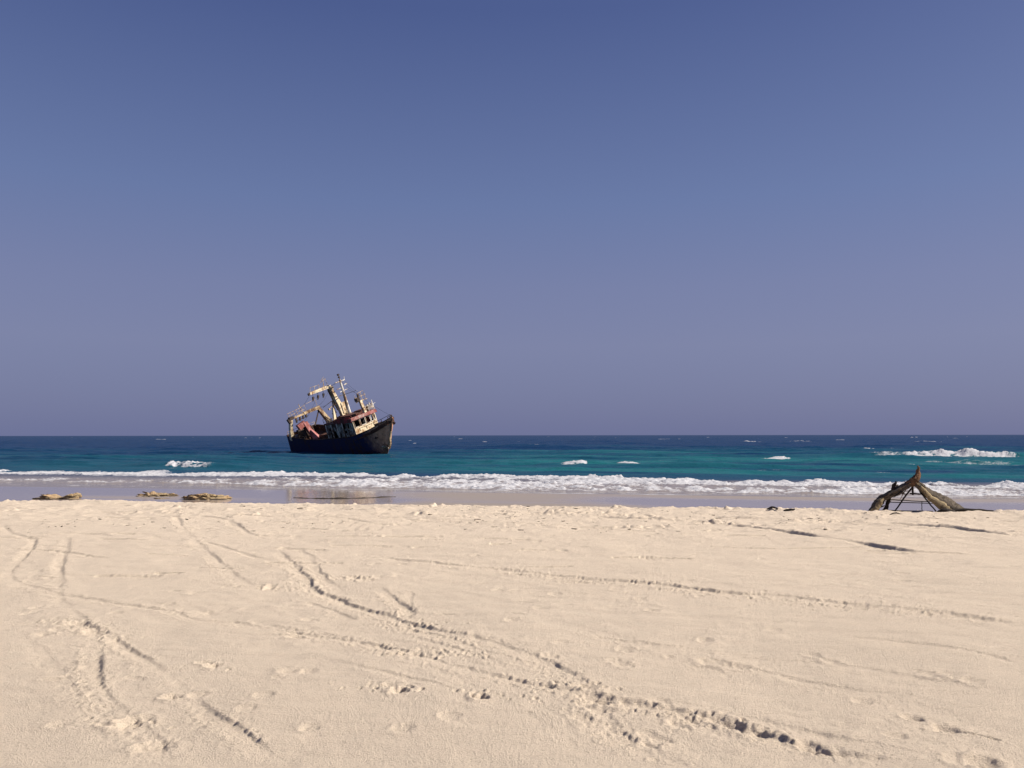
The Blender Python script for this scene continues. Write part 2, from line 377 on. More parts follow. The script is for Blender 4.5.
    for x, y, k in spots:
        r_ = rng.uniform(.006, .016)*(.75+.05*y)*k**.5
        s_ = local(x, y, r_*4)
        if s_ is None: continue
        u = (X[s_]-x)/r_; v = (Y[s_]-y)/(r_*1.5)
        rr = np.sqrt(u*u+v*v)*(1+.3*midn[s_])
        sg = -1. if rng.random() < .68 else .8
        dz[s_] += sg*r_*k*rng.uniform(.5, 1.1)*(np.exp(-rr**3)-.25*np.exp(-((rr-1.5)/.4)**2))
    return dz, np.clip(rough, 0, 1)

rows = [-60., -35., -20., -10., -5., -2., 0., 1., 1.6]
d = 2.0
while d < 24: rows.append(d); d += .0085 + .0021*max(d-3, 0)
while d < 75: rows.append(d); d += .10 + .004*(d-24)
while d < 60000: rows.append(d); d *= 1.35
rows = np.array(rows)
NC = 1300
tt = np.linspace(-1, 1, NC)
tt = .55*tt + .45*np.sign(tt)*np.abs(tt)**2.2
hw = np.where(rows > 1, .92*(rows+3.2), 4+np.abs(rows-1)*2.) 
Xb = hw[:,None]*tt[None,:]; Yb = np.repeat(rows[:,None], NC, 1)
Zb, SB, S = shore_base(Xb, Yb)
Zb = np.maximum(Zb, -4 - .0*Yb)
dry = 1-ss(19, 25, SB)
rd = random.Random(5); DASH = []
for _ in range(85):
    y = 8.5+9.2*rd.random()**.7; x = rd.uniform(-.66, .66)*y; l = rd.uniform(.15, .95)*(.5+y/16); sl_ = rd.uniform(-.35, .05)
    pts = [(x+l*f, y+l*f*sl_+rd.uniform(-.02, .02)) for f in (0, .33, .66, 1)]
    DASH.append((rd.uniform(.05, .12), rd.uniform(.010, .026)*(.4+y/17), pts))
dz, rgh = carve(Xb, Yb, TRACKS + DASH, PITS, CHURN)
for mx_, my_, mr_, mh_ in ((7.25,16.35,.28,.05),(7.75,16.45,.22,.04),(8.35,16.3,.35,.035),(8.95,16.25,.26,.03),(9.5,16.3,.25,.02),(10.2,16.5,.4,.06),(6.6,16.5,.4,.05),(11.2,16.3,.6,.05)):
    dz += mh_*np.exp(-(((Xb-mx_)/mr_)**2+((Yb-my_)/(mr_*.8))**2))*(1+.7*fbm(Xb*6, Yb*6, 74, 3))
und = .020*fbm(Xb*.55, Yb*.55, 61, 3) + .0075*fbm(Xb*2.6+.4*Yb, Yb*2.6, 63, 3)
far = ss(11, 17, SB)
scuff = np.clip(fbm(Xb*1.1, Yb*2.2, 65, 4)-.25, 0, 1)          # old trodden places
lumps = np.abs(fbm(Xb*5, Yb*5, 67, 3))
und = und + scuff*(lumps-.3)*(.014+.080*far) + far*(.026*np.clip(fbm(Xb*1.7, Yb*1.7, 69, 4), -.3, 1) + .020*np.clip(fbm(Xb*2.6, Yb*6, 70, 3)-.25, 0, 1)*(1+fbm(Xb*9, Yb*9, 72, 2)))
grain = .0021*fbm(Xb*44, Yb*36, 71, 2)*(.45+rgh*1.4) + .0010*vn(Xb*80, Yb*80, 73)*(1-far)
# faint wind ripples and dragged lines running along the beach
lines = .006*np.clip(fbm(Xb*.30+Yb*.1, Yb*4.5+Xb*1.0, 75, 3), -.2, 1) + .012*far*np.clip(fbm(Xb*.25, Yb*2.5+Xb*.35, 76, 3)-.2, 0, 1) + .006*np.clip(fbm(Xb*.9+Yb*.5, Yb*2.2+Xb*2.4, 78, 3)-.15, 0, 1)
Zb = Zb + dry*(dz + und + grain + lines)
Zb = Zb + (1-dry)*.012*fbm(Xb*.5, Yb*.7, 77, 3)*(1-ss(30,34,SB))
# wetness: wet on the lower beach, a film of water in places
n1 = fbm(Xb*.13, Yb*.25, 81, 3)
wet = ss(21.5, 28.5, SB + 1.0*n1)
film = wet*np.clip(ss(28.3, 31.6, SB+1.6*n1-4.2*np.exp(-((Xb-1.)/7.)**4)), 0, 1)
def ell(cx, cy, rx, ry): return np.exp(-(((Xb-cx)/rx)**2+((Yb-cy+.2*(Xb-cx))/ry)**2)**2)
film = film*(1-.92*ell(-1.0, 39.0, 5.0, 4.2))*(1-.9*ell(14, 38.0, 13, 2.4))*(1-.6*ell(-16.5, 37, 5, 1.2))

t = NT('beach_sand'); v = t.geo()
big = t.noise(.55, 4, .6, v); mid = t.noise(5., 5, .6, v); sm = t.noise(95., 3, .7, v); gr = t.noise(420., 2, .8, v)
c = t.mix(big, SAND_A, SAND_B)
c = t.mix(t.ramp(mid, [(.35, 0), (.72, .55)]), c, SAND_C)
c = t.mix(t.ramp(sm, [(.30, .65), (.46, 0.)]), c, (.27, .215, .155))
c = t.mix(t.ramp(gr, [(.28, .6), (.45, 0.), (.60, 0.), (.75, .25)]), c, (.22, .17, .125))
wetn = t.attr('wet'); filmn = t.attr('film')
c = t.mix(wetn, c, WET_SAND)
c = t.mix(filmn, c, (.32, .26, .225))
drough = t.mrange(wetn, 0, 1, .95, .42)
rr = t.math('MULTIPLY', drough, t.mrange(filmn, 0, 1, 1, .16))
hgt = t.math('ADD', t.math('MULTIPLY', t.ramp(sm, [(.36, 0.), (.64, 1.)]), .7), t.math('MULTIPLY', t.ramp(gr, [(.35, 0.), (.65, 1.)]), .3))
bn = t.bump(hgt, .55, .010); 
bb = bn.node; t.link(t.mrange(wetn, 0, 1, .8, .02), bb.inputs['Strength'])
t.set(color=c, rough=rr, normal=bn)
t.link(t.mrange(wetn, 0, 1, .08, .5), t.b.inputs['Specular IOR Level'])
beach = grid_mesh('beach', Xb, Yb, Zb, t.m, dict(wet=wet, film=film))
tag(beach, kind='structure')

# ------------------------------------------------------------------ sea
rows = []
d = 37.
while d < 75: rows.append(d); d += .075 + (d-37)*.003
while d < 200: rows.append(d); d += .22 + .0035*(d-75)
while d < 2500: rows.append(d); d *= 1.0085
while d < 70000: rows.append(d); d *= 1.12
rows = np.array(rows); NC = 1000
tt = np.linspace(-1, 1, NC)
Xs = (.95*(rows+4))[:,None]*tt[None,:]; Ys = np.repeat(rows[:,None], NC, 1)
S = Ys + .2*Xs
def swell(x, y):
    s = y + .16*x
    wx = x + 3*vn(x*.03, y*.05, 101)
    a = fbm(wx*.020, s*.085 + .8*vn(x*.02, y*.02, 103), 105, 3)
    b = fbm(wx*.060+.2*s, s*.26, 107, 3)
    c_ = fbm(wx*.20+.3*s, s*.75, 109, 3)
    sh = lambda q, k: np.where(q > 0, q**k, -np.abs(q)**1*.6)
    return sh(a, 1.3), sh(b, 1.25), c_
a_, b_, c_ = swell(Xs, Ys)
deep = ss(52, 80, S)
# crests stand higher and rows run longer with distance: keep every band sampled
fade_c = 1-ss(260, 600, Ys); fade_b = 1-ss(900, 2000, Ys); fade_a = 1-ss(2500, 5000, Ys)
H = deep*(.42*a_*fade_a + .26*b_*fade_b + .15*c_*fade_c) + (1-deep)*ss(44.5, 47, S)*(.03*b_ + .012*c_)
# shore break
n9 = fbm(Xs*.11, Xs*.0+3.3, 121, 3); n3 = fbm(Xs*.35, Ys*.25, 123, 3); n1 = fbm(Xs*1.3, Ys*.9, 125, 4); n0 = fbm(Xs*3.2, Ys*2.4, 127, 3)
left = ss(-8, -26, Xs)
s_in = 43.9 + .45*n9 + .8*n3 + .3*n1 + 2.6*left
s_out = 55.2 + 3.5*left - .12*Xs*(Xs > 0) + 1.2*n9 + 1.2*n3 + .7*n1
roll = ss(0, 2.6, S-s_in)*np.exp(-np.maximum(S-s_in-3, 0)/9.)
H = H + (.19+.07*n9)*roll*(1-.5*left)
crest = np.exp(-((S-s_out+1.2)/1.6)**2)
H = H + crest*(.12+.12*n3)*(1-.5*left)
foam = ss(-.1, .5, S-s_in)*(1-ss(-.5, .5, S-s_out))
# on the left the foam lies in two thin bands with water between
gap = left*np.clip(np.exp(-((S-50.8-1.2*n3)/2.6)**2)*1.15 + np.exp(-((S-58-1.*n3)/1.6)**2)*.4*(n9 < 0), 0, 1)
foam = foam*(1-gap)
hole = np.clip(n1*.7+n0*.5, -1, 1)
band_ = fbm(Xs*.05, S*.42, 137, 3)
foam = foam*np.clip(.68+.22*left+.55*hole+.60*crest+.40*band_, 0, 1)
H = H + foam*(.07*np.abs(n0) + .07*n1 + .07*np.abs(fbm(Xs*8, Ys*6, 129, 3)))
# thin swash lines below the shore break
sw = 41.9 + .06*Xs + .9*fbm(Xs*.12, Xs*0+9.1, 131, 2) + .25*n1
swash = np.exp(-((S-sw)/.20)**2)*np.clip(.85+1.2*fbm(Xs*.16, Ys*.1, 133, 3), 0, 1)*ss(-.35, .2, fbm(Xs*.07, Ys*0+2.2, 135, 2)+.45*(Xs > 2))
lace = ss(.0, .5, n1+.5*n0)*np.exp(-((S-42.8)/1.6)**2)*.55
# breakers farther out: (x centre, y, half length, height, slope, foam depth)
for i, (x0, y0, hl, ht, sk, fd) in enumerate(BREAKERS):
    e = Xs-x0
    yl = y0 - sk*e + .9*vn(e*.22+i*9, e*0+.5, 141)
    env = np.clip(1-(np.abs(e)/hl)**3, 0, 1)
    tap = np.clip(.62+.5*e/hl, .08, 1.) if BREAKERS_TAPER[i] > 0 else (np.clip(.62-.5*e/hl, .08, 1.) if BREAKERS_TAPER[i] < 0 else 1.)
    env = env*tap*np.clip(.9+.45*vn(e*.6+i*5, e*0, 143), .2, 1.3)
    u = Ys-yl
    prof = np.where(u < 0, np.exp(-(u/(.55+.45*ht))**2), np.exp(-(u/(2.2+ht))**2))
    e2 = np.clip(1-(np.abs(e-(.25*hl if BREAKERS_TAPER[i] >= 0 else -.1*hl))/(hl*2.3))**2, 0, 1)
    H = H + ht*np.maximum(env, .55*e2)*prof
    band = ss(-fd*1.1, -fd*.6, u)*(1-ss(.15, .9+ht*.5, u))
    f = band*ss(.03, .45, env)*np.clip(.95+.6*n1+.3*n0, 0, 1)
    H = H + f*ht*(.18*n0+.12*n1)
    foam = np.maximum(foam, f)
# lacy streaks of old foam on the water inside the outer breakers
st = fbm(Xs*.06, S*.55, 151, 4) + .35*fbm(Xs*.4, Ys*1.1, 153, 3)
lane = ss(60, 66, S)*(1-ss(100, 135, S))
streak = ss(.42, .8, st)*lane*(.35+.65*ss(0, 30, Xs))
wc = ss(1.42, 1.65, a_*.6+b_*.75+.4*fbm(Xs*.11, Ys*.11, 155, 2))*ss(130, 200, Ys)*(1-ss(1200, 2500, Ys))
foam_all = np.clip(np.maximum.reduce([foam, swash*.9, lace, streak*.5, wc*.85]), 0, 1)
zbed, _, _ = shore_base(Xs, Ys)
Zs = np.where(S < 46, np.maximum(zbed+.004*ss(46, 42, S) , .0) , 0) + H*ss(40.5, 44.5, S)
Zs = np.where(S < 41.0, zbed-.05*ss(41.2, 40.2, S), Zs)
# the colour of the water itself: clear turquoise over the sand bank, deep blue outside it
q = fbm(Xs*.018, S*.045, 161, 3)
tq = ss(52, 66, S)*(1-ss(95, 210, S + 28*q - .30*np.clip(Xs, -120, 120)*.8))
tq = tq*(.42+.58*ss(-18, 14, Xs))*np.clip(.78+.75*fbm(Xs*.03, S*.13, 163, 4), .1, 1.15)
shal = 1-ss(46, 58, S)

t = NT('sea_water'); v = t.geo()
c = t.mix(t.attr('turq'), SEA_DEEP, SEA_TURQ)
c = t.mix(t.attr('shallow'), c, SEA_SHALLOW)
fo = t.attr('foam')
fn = t.noise(1.5, 7, .72, t.scaled(v, (.42, 1.1, 1))); fn2 = t.noise(7., 4, .7, v)
fm = t.math('ADD', t.math('MULTIPLY', fn, .55), t.math('MULTIPLY', fn2, .45))
k = t.math('SUBTRACT', t.math('ADD', t.math('MULTIPLY', fo, 1.0), t.math('MULTIPLY', fm, 2.2)), 1.55)
k = t.ramp(k, [(.0, 0.), (.38, 1.)])
c = t.mix(k, c, FOAM)
sepo = t.n('ShaderNodeSeparateXYZ'); t.link(v, sepo.inputs[0])
nb = t.noise(.55, 5, .62, t.scaled(v, (.5, 1, 1))); ns = t.noise(3.2, 4, .6, t.scaled(v, (.6, 1, 1)))
calm = t.mrange(t.attr('shallow'), 0, 1, 1, .06)
b1 = t.bump(nb, 1., .5); t.link(t.math('MULTIPLY', calm, .55), b1.node.inputs['Strength'])
b2 = t.bump(ns, 1., .07, b1); t.link(t.math('MULTIPLY', calm, .6), b2.node.inputs['Strength'])
b3 = t.bump(fm, 1., .10, b2); t.link(t.math('MULTIPLY', k, .7), b3.node.inputs['Strength'])
rr = t.mix(k, (.12,)*3, (.85,)*3)
r2 = t.mix(t.attr('shallow'), rr, t.mix(k, (.07,)*3, (.85,)*3))
# a ruffled surface hides most of its own mirror at grazing angles: the mean reflectance of open sea stays low
dif = t.n('ShaderNodeBsdfDiffuse'); t.link(c, dif.inputs['Color']); t.link(b3, dif.inputs['Normal'])
glo = t.n('ShaderNodeBsdfGlossy'); t.link(r2, glo.inputs['Roughness']); t.link(b3, glo.inputs['Normal'])
fre = t.n('ShaderNodeFresnel', i_IOR=1.33); t.link(b3, fre.inputs['Normal'])
cap = t.mrange(t.attr('shallow'), 0, 1, .34, .66)
fac = t.math('MULTIPLY', t.math('MULTIPLY', fre.outputs[0], cap), t.math('SUBTRACT', 1., t.math('MULTIPLY', k, .95)))
ms = t.n('ShaderNodeMixShader'); t.link(fac, ms.inputs[0]); t.link(dif.outputs[0], ms.inputs[1]); t.link(glo.outputs[0], ms.inputs[2])
t.link(ms.outputs[0], t.out.inputs['Surface']); t.t.nodes.remove(t.b)
tq_a = dict(foam=foam_all, turq=tq, shallow=shal)
sea = grid_mesh('sea', Xs, Ys, Zs, t.m, tq_a)
tag(sea, kind='structure')
print('sea', Xs.shape, 'beach', Xb.shape)
BROWS = np.array(Yb[:,0])
# ------------------------------------------------------------------ the wreck
M_NAVY = painted('hull_navy_paint', (.010, .013, .046), (.050, .024, .018), .30, .5, 2.2, .75)
def hull_paint():
    t = NT('hull_navy_and_rust'); v = t.obj(); s_ = t.n('ShaderNodeSeparateXYZ'); t.link(v, s_.inputs[0])
    n1 = t.noise(.55, 6, .65, t.scaled(v, (1, 1, .45))); n2 = t.noise(2.4, 5, .7, t.scaled(v, (1, 1, .3)))
    m = t.math('ADD', t.math('MULTIPLY', n1, .6), t.math('MULTIPLY', n2, .4))
    bow = t.mrange(t.math('ADD', s_.outputs[0], t.math('MULTIPLY', m, 5.)), 10.8, 13.2)
    navy = t.mix(n1, (.012, .017, .068), (.018, .022, .060))
    c = t.mix(t.ramp(m, [(.50, 0), (.60, 1)]), navy, (.045, .024, .020))
    rb = t.mix(t.ramp(n2, [(.4, 0), (.6, 1)]), (.48, .23, .13), (.62, .34, .22))
    rb = t.mix(t.ramp(n1, [(.50, 0), (.60, .8)]), rb, (.05, .030, .028))
    return t.set(color=t.mix(bow, c, rb), rough=.8, spec=.2, normal=t.bump(m, .5, .03))
M_HULL = hull_paint()
M_BOW = painted('hull_rusted_bow', (.085, .045, .034), (.14, .085, .06), .5, .7, 2.5, .8)
M_CREAM = painted('cream_rusted_paint', (.80, .67, .46), (.36, .19, .08), .32, .9, 1.6, .7)
M_WHITE = painted('chalky_white_paint', (.78, .72, .62), (.26, .15, .08), .34, 1.0, 3., .7)
M_PALE = painted('dull_greenish_paint', (.46, .48, .42), (.08, .05, .04), .50, .8, 2., .8)
M_RED = painted('faded_red_paint', (.30, .035, .045), (.12, .04, .03), .40, .8, 1.5, .75)
M_PINK = painted('bleached_red_paint', (.52, .23, .22), (.34, .10, .085), .50, .8, 2., .75)
M_RUSTY = painted('bare_rusty_steel', (.20, .085, .045), (.08, .035, .022), .55, 1.1, 1.4, .85)
M_DARK = painted('dark_greasy_steel', (.020, .018, .020), (.07, .035, .02), .45, 1.5, 1.5, .7)
M_TAN = painted('tan_rusted_steel', (.55, .41, .25), (.18, .09, .045), .38, 1.2, 1.8, .8)
M_OLIVE = painted('brown_olive_roofing', (.16, .12, .075), (.13, .045, .035), .60, .9, 1., .85)
M_ROPE = painted('dirty_rope', (.20, .16, .11), (.10, .07, .045), .4, 5, 1, .9)
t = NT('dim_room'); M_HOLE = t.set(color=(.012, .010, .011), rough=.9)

ship = empty('wrecked_trawler')
ship.matrix_world = Matrix.Translation((-27.96, 140, 1.36)) @ Matrix.Rotation(R(-45), 4, 'Z') @ Matrix.Rotation(R(-4), 4, 'Y') @ Matrix.Rotation(R(19), 4, 'X')
tag(ship, 'rusty navy and cream fishing trawler stranded in the sea, heeling towards the beach', 'ship')
def P(mb, name, mat, parent=None, label=None, smooth=False):
    o = mb.build(name, mat, parent or ship, smooth)
    if label: o['label'] = label
    return o

# hull: cross sections from transom to stem
ST = [-14.8, -14.2, -10.5, -7, -4, -1, 2, 5, 7, 9, 10.6, 11.9, 12.9, 13.5]
SHEER = np.interp(ST, [-14.8, -8, -4, 2, 6, 8, 10.5, 13.5], [3.9, 2.8, 2.5, 2.35, 2.25, 2.45, 2.85, 3.85])
BEAM = np.interp(ST, [-14.8, -14.2, -10.5, 0, 5, 7, 9, 10.6, 11.9, 12.9, 13.5], [3.1, 3.4, 3.65, 3.8, 3.75, 3.6, 3.15, 2.5, 1.7, .85, .12])
LV = [1., .82, .62, .42, .2, 0.]      # fraction of height from keel to rail
KEEL = -3.2
def stem_x(z): return float(np.interp(z, [-3.2, -1.7, -.9, .55, 1.6, 3.85], [8.3, 9.8, 10.7, 11.3, 12.1, 13.5]))
def section(i, side, inner=False):
    out = []
    for l in LV:
        z = KEEL + (SHEER[i]-KEEL)*l
        b = BEAM[i]
        flare = float(np.interp(l, [0, .2, .42, .62, .82, 1], [.12, .66, .92, .97, .985, 1]))
        fw = max(0, (ST[i]-5)/8.5)
        flare = flare*(1-fw) + fw*float(np.interp(l, [0, .2, .42, .62, .82, 1], [.20, .45, .64, .78, .90, 1]))
        x = ST[i]
        if x > 5: x = 5 + (x-5)*(stem_x(z)-5)/8.5
        if x < -10: x = -10 - (-x-10)*float(np.interp(l, [0, .35, .6, 1], [1.30, 1.22, 1.10, 1]))
        out.append((x, side*b*flare, z))
    return out
def hull_piece(i0, i1):
    mb = MB()
    for side in (-1, 1):
        g = [section(i, side) for i in range(i0, i1+1)]
        vs = [p for row in g for p in row]; n = len(LV)
        mb.add(vs, [(a*n+b, (a+1)*n+b, (a+1)*n+b+1, a*n+b+1) for a in range(len(g)-1) for b in range(n-1)])
    return mb
NB = len(ST)-1                                  # the plating ahead of this section is bare rust
hb = hull_piece(0, NB)
a, b = section(0, -1), section(0, 1)
hb.add(a+b, [(k, k+1, k+7, k+6) for k in range(5)])
hull = P(hb, 'hull', M_HULL)
# bulwark inside faces, cap rail and deck
mb = MB(); rail = MB(); dk = MB()
def deck_z(i): return SHEER[i]-(1.05 if ST[i] < 6.5 else .75)
for side in (-1, 1):
    for i in range(len(ST)-1):
        p0, p1 = Vector(section(i, side)[0]), Vector(section(i+1, side)[0])
        q0, q1 = p0.copy(), p1.copy(); q0.y -= side*min(.14, BEAM[i]*.6); q1.y -= side*min(.14, BEAM[i+1]*.6)
        q0.x = min(q0.x, 13.2); q1.x = min(q1.x, 13.2)
        r0, r1 = Vector((q0.x, q0.y, deck_z(i)-.05)), Vector((q1.x, q1.y, deck_z(i+1)-.05))
        mb.add([q0, q1, r1, r0], [(0,1,2,3)])
        rail.beam((p0+q0)/2+Vector((0,0,.03)), (p1+q1)/2+Vector((0,0,.03)), .24, .10)
        if i % 1 == 0: mb.beam(r0, q0, .10, .14)
p0, p1 = Vector(section(0,-1)[0]), Vector(section(0,1)[0])
rail.beam(p0+Vector((.07,.1,.03)), p1+Vector((.07,-.1,.03)), .24, .10)
q = [p0+Vector((.13,0,-.02)), p1+Vector((.13,0,-.02))]
mb.add([q[0], q[1], q[1]-Vector((0,0,1.1)), q[0]-Vector((0,0,1.1))], [(0,1,2,3)])
P(mb, 'bulwark', M_RUSTY, label='rust brown inner side of the bulwark')
P(rail, 'cap_rail', M_DARK)
for i in range(len(ST)-1):
    y0, y1 = BEAM[i]-.02, BEAM[i+1]-.02
    x0, x1 = ST[i], ST[i+1]
    if x1 > 12.9: continue
    x0, x1 = min(x0, 12.3), min(x1, 12.3)
    dk.add([(x0,-y0*.97,deck_z(i)),(x1,-y1*.97,deck_z(i+1)),(x1,y1*.97,deck_z(i+1)),(x0,y0*.97,deck_z(i))], [(0,1,2,3)])
P(dk, 'deck', M_RUSTY)
# rust and bare metal at the forefoot
mb = MB()
mb.beam((10.95,0,-.5),(11.35,0,.55),.34,.34); mb.beam((10.2,0,-1.3),(10.95,0,-.5),.34,.34); mb.beam((11.35,0,.55),(12.15,0,1.6),.28,.30)
P(mb, 'stem_bar', M_TAN, label='bare tan stem bar at the waterline')
mb = MB(); mb.beam((12.15,0,1.6),(13.5,0,3.75),.22,.26); P(mb, 'stem_bar', M_BOW)
mb = MB(); mb.box((10.15,-.75,-.75),(.75,.12,.5),Euler((.4,0,.55))); mb.box((10.45,-.45,-1.05),(.5,.12,.35),Euler((.4,.5,.5)))
P(mb, 'paint_patch', M_WHITE, label='pale flaked patch low on the bow')
# anchor pocket and anchor
mb = MB(); mb.tube([(10.2,-1.55,1.9),(10.1,-1.8,1.25)], .09, 6); mb.beam((9.75,-1.85,1.15),(10.45,-1.65,1.15),.14,.22); P(mb, 'anchor', M_DARK)

# lower deckhouse and wheelhouse
XF, XA, YS, YP = 6.8, -1.2, -2.95, 1.85
def wall_with_holes(mb, p, u, v, n, wid, hgt, holes, th=.1):
    """panel in the plane (u, v) with rectangular openings, built from strips"""
    xs = sorted({0, wid, *[h for q in holes for h in (q[0], q[2])]}); ys = sorted({0, hgt, *[h for q in holes for h in (q[1], q[3])]})
    p, u, v, n = Vector(p), Vector(u), Vector(v), Vector(n)
    for i in range(len(xs)-1):
        for j in range(len(ys)-1):
            cx, cy = (xs[i]+xs[i+1])/2, (ys[j]+ys[j+1])/2
            if any(q[0] < cx < q[2] and q[1] < cy < q[3] for q in holes): continue
            a_, b_, c_, d_ = [p+u*x+v*y for x, y in ((xs[i],ys[j]),(xs[i+1],ys[j]),(xs[i+1],ys[j+1]),(xs[i],ys[j+1]))]
            mb.add([a_,b_,c_,d_,a_-n*th,b_-n*th,c_-n*th,d_-n*th], [(0,1,2,3),(4,7,6,5),(0,4,5,1),(1,5,6,2),(2,6,7,3),(3,7,4,0)])
ZB, ZW = 1.35, 4.78
# front wall: cream, a row of openings
wh = MB()
fw_ = YP-YS
fh = [(.2,2.18,1.28,3.30),(1.48,2.18,2.46,3.30),(2.66,2.18,3.5,3.30),(3.68,2.2,4.15,3.26),(4.3,2.3,4.62,3.2)]
wall_with_holes(wh, (XF,YS,ZB), (0,1,0), (0,0,1), (1,0,0), fw_, ZW-ZB, fh)
wheel = P(wh, 'wheelhouse_front', M_CREAM, label='cream front wall of the wheelhouse patched with rust')
for h in fh:
    f = MB(); y0, y1, z0, z1 = YS+h[0], YS+h[2], ZB+h[1], ZB+h[3]
    for a, b in (((y0,z0),(y1,z0)),((y1,z0),(y1,z1)),((y1,z1),(y0,z1)),((y0,z1),(y0,z0))):
        f.beam((XF+.02,a[0],a[1]),(XF+.02,b[0],b[1]),.07,.12)
    P(f, 'window_frame', M_WHITE, wheel)
sh = MB()
sholes = [(6.05,2.15,6.8,3.1),(4.85,.1,5.65,2.0),(4.75,2.2,5.6,3.05),(3.3,.9,3.9,1.6),(1.6,.1,2.45,2.1),(.5,2.1,1.2,2.8)]
wall_with_holes(sh, (XA,YS,ZB), (1,0,0), (0,0,1), (0,-1,0), XF-XA-.1, ZW-ZB, sholes)
wall_with_holes(sh, (XF-.1,YP,ZB), (-1,0,0), (0,0,1), (0,1,0), XF-XA-.1, ZW-ZB, [(1,2.2,2,3.1),(3,2.2,4,3.1)])
wall_with_holes(sh, (XA,YP-.1,ZB), (0,-1,0), (0,0,1), (-1,0,0), YP-YS-.2, ZW-ZB, [(2.2,.1,3.1,2.0)])
dh = P(sh, 'deckhouse_wall', M_PALE, label='dull green deckhouse wall with empty openings')
for h in sholes[:1]+sholes[2:4]+sholes[5:]:
    f = MB(); x0, x1, z0, z1 = XA+h[0], XA+h[2], ZB+h[1], ZB+h[3]
    for a, b in (((x0,z0),(x1,z0)),((x1,z0),(x1,z1)),((x1,z1),(x0,z1)),((x0,z1),(x0,z0))):
        f.beam((a[0],YS-.02,a[1]),(b[0],YS-.02,b[1]),.06,.10)
    P(f, 'window_frame', M_PALE, dh)
f = MB(); f.box((XA+5.9,YS-.30,ZB+.95),(.75,.5,1.2)); f.box((XA+6.75,YS-.28,ZB+1.35),(.6,.42,.95)); P(f, 'locker', M_PALE, label='pale grey lockers against the deckhouse')
f = MB(); f.beam((XA+5.5,YS-.06,ZB+.1),(XA+5.9,YS-.55,ZB+.1),.05,.05); P(f, 'grab_rail', M_PALE)
f = MB(); f.box((XA+1.3,YS-.2,ZB+1.05),(.06,.85,1.9),Euler((0,0,.6))); P(f, 'door', M_PALE)
# near-black blocks inside, their colour standing in for the dimness of the rooms
f = MB(); f.box(((XF+XA)/2,(YS+YP)/2+.2,ZB+1.0),(XF-XA-1.2,YP-YS-1.3,1.9)); f.box((2.4,(YS+YP)/2+.3,3.9),(4.6,3.4,1.5)); f.box((6.0,.9,3.55),(.5,2.6,.35)); P(f, 'dim_room_fill', M_HOLE)
f = MB(); f.box((XF-.75,YP-1.15,3.95),(.5,.55,.9)); P(f, 'wheel_console', M_RED)
# roof: fascia front pale pink/grey, side dark red
f = MB(); f.box((XF+.30,(YS+YP)/2-.18,ZW+.27),(.16,YP-YS+.45,.56)); roofF = P(f, 'roof_fascia', M_PINK, label='bleached pink and grey fascia over the wheelhouse windows')
f = MB(); f.box((XF+.385,YS+1.35,ZW+.25),(.03,3.4,.50)); P(f, 'fascia_board', painted('bleached_grey_paint', (.44,.34,.30), (.36,.13,.11), .45, .9, 1.2, .8), roofF)
f = MB(); f.box(((XF+2.0)/2+.1,YS-.35,ZW+.17),(XF-2.0+.2,.16,.62)); f.box(((XF+2.0)/2+.1,YP+.25,ZW+.2),(XF-2.0+.2,.16,.5)); P(f, 'roof_fascia', M_RED, label='dark red fascia along the wheelhouse side')
f = MB(); f.box(((XF+XA)/2+.1,(YS+YP)/2-.03,ZW+.02),(XF-XA+.1,YP-YS+.4,.10)); P(f, 'roof', M_OLIVE)
f = MB()
f.box((3.4,-.6,ZW+.42),(3.2,2.4,.72),Euler((0,.03,0))); f.box((3.9,1.2,ZW+.5),(2.2,1.2,.85)); f.beam((1.6,-2.1,ZW+.75),(5.6,-2.1,ZW+.62),.1,.3)
P(f, 'upper_casing', M_OLIVE, label='brown casing on the wheelhouse roof')
f = MB(); f.beam((2.0,-2.9,ZW+.62),(6.2,-2.9,ZW+.55),.08,.20); f.beam((1.0,-2.4,ZW+.3),(2.1,-2.4,ZW+.42),.9,.5); P(f, 'roof_edge', M_RED)

# railings
def railing(pts, h, mat, name='railing', rads=.045, posts=True, mids=1):
    mb = MB()
    up = Vector((0,0,h))
    for a, b in zip(pts[:-1], pts[1:]):
        a, b = Vector(a), Vector(b)
        for k in range(mids+1): mb.beam(a+up*(k+1)/(mids+1), b+up*(k+1)/(mids+1), rads, rads)
    if posts:
        for p in pts: mb.beam(p, Vector(p)+up, rads*1.2, rads*1.2)
    return P(mb, name, mat)
railing([(4.2,1.9,5.35),(5.6,1.9,5.35),(7.0,1.9,5.35),(7.0,1.0,5.35),(7.0,.2,5.35)], .95, M_WHITE)
railing([(8.3,-3.0,2.9),(9.6,-2.5,3.05),(10.9,-1.9,3.3),(12.1,-1.15,3.5),(13.35,-.1,3.85),(12.1,1.15,3.5),(10.9,1.9,3.3),(9.6,2.5,3.05),(8.3,3.0,2.9)], .5, M_DARK, mids=0, rads=.07)
railing([(-14.4,-3.0,3.75),(-14.4,-1.6,3.75),(-14.4,0,3.75),(-14.4,1.6,3.75),(-14.4,3.0,3.75)], .8, M_TAN)
f = MB(); f.box((9.0,.6,2.75),(1.3,1.4,.75)); f.tube([(10.3,-.5,2.5),(10.3,-.5,3.3)], .16, 8); f.tube([(10.3,.5,2.5),(10.3,.5,3.3)], .16, 8); f.beam((9.0,-.3,2.8),(9.0,1.6,2.8),.5,.5)
P(f, 'anchor_windlass', M_DARK)

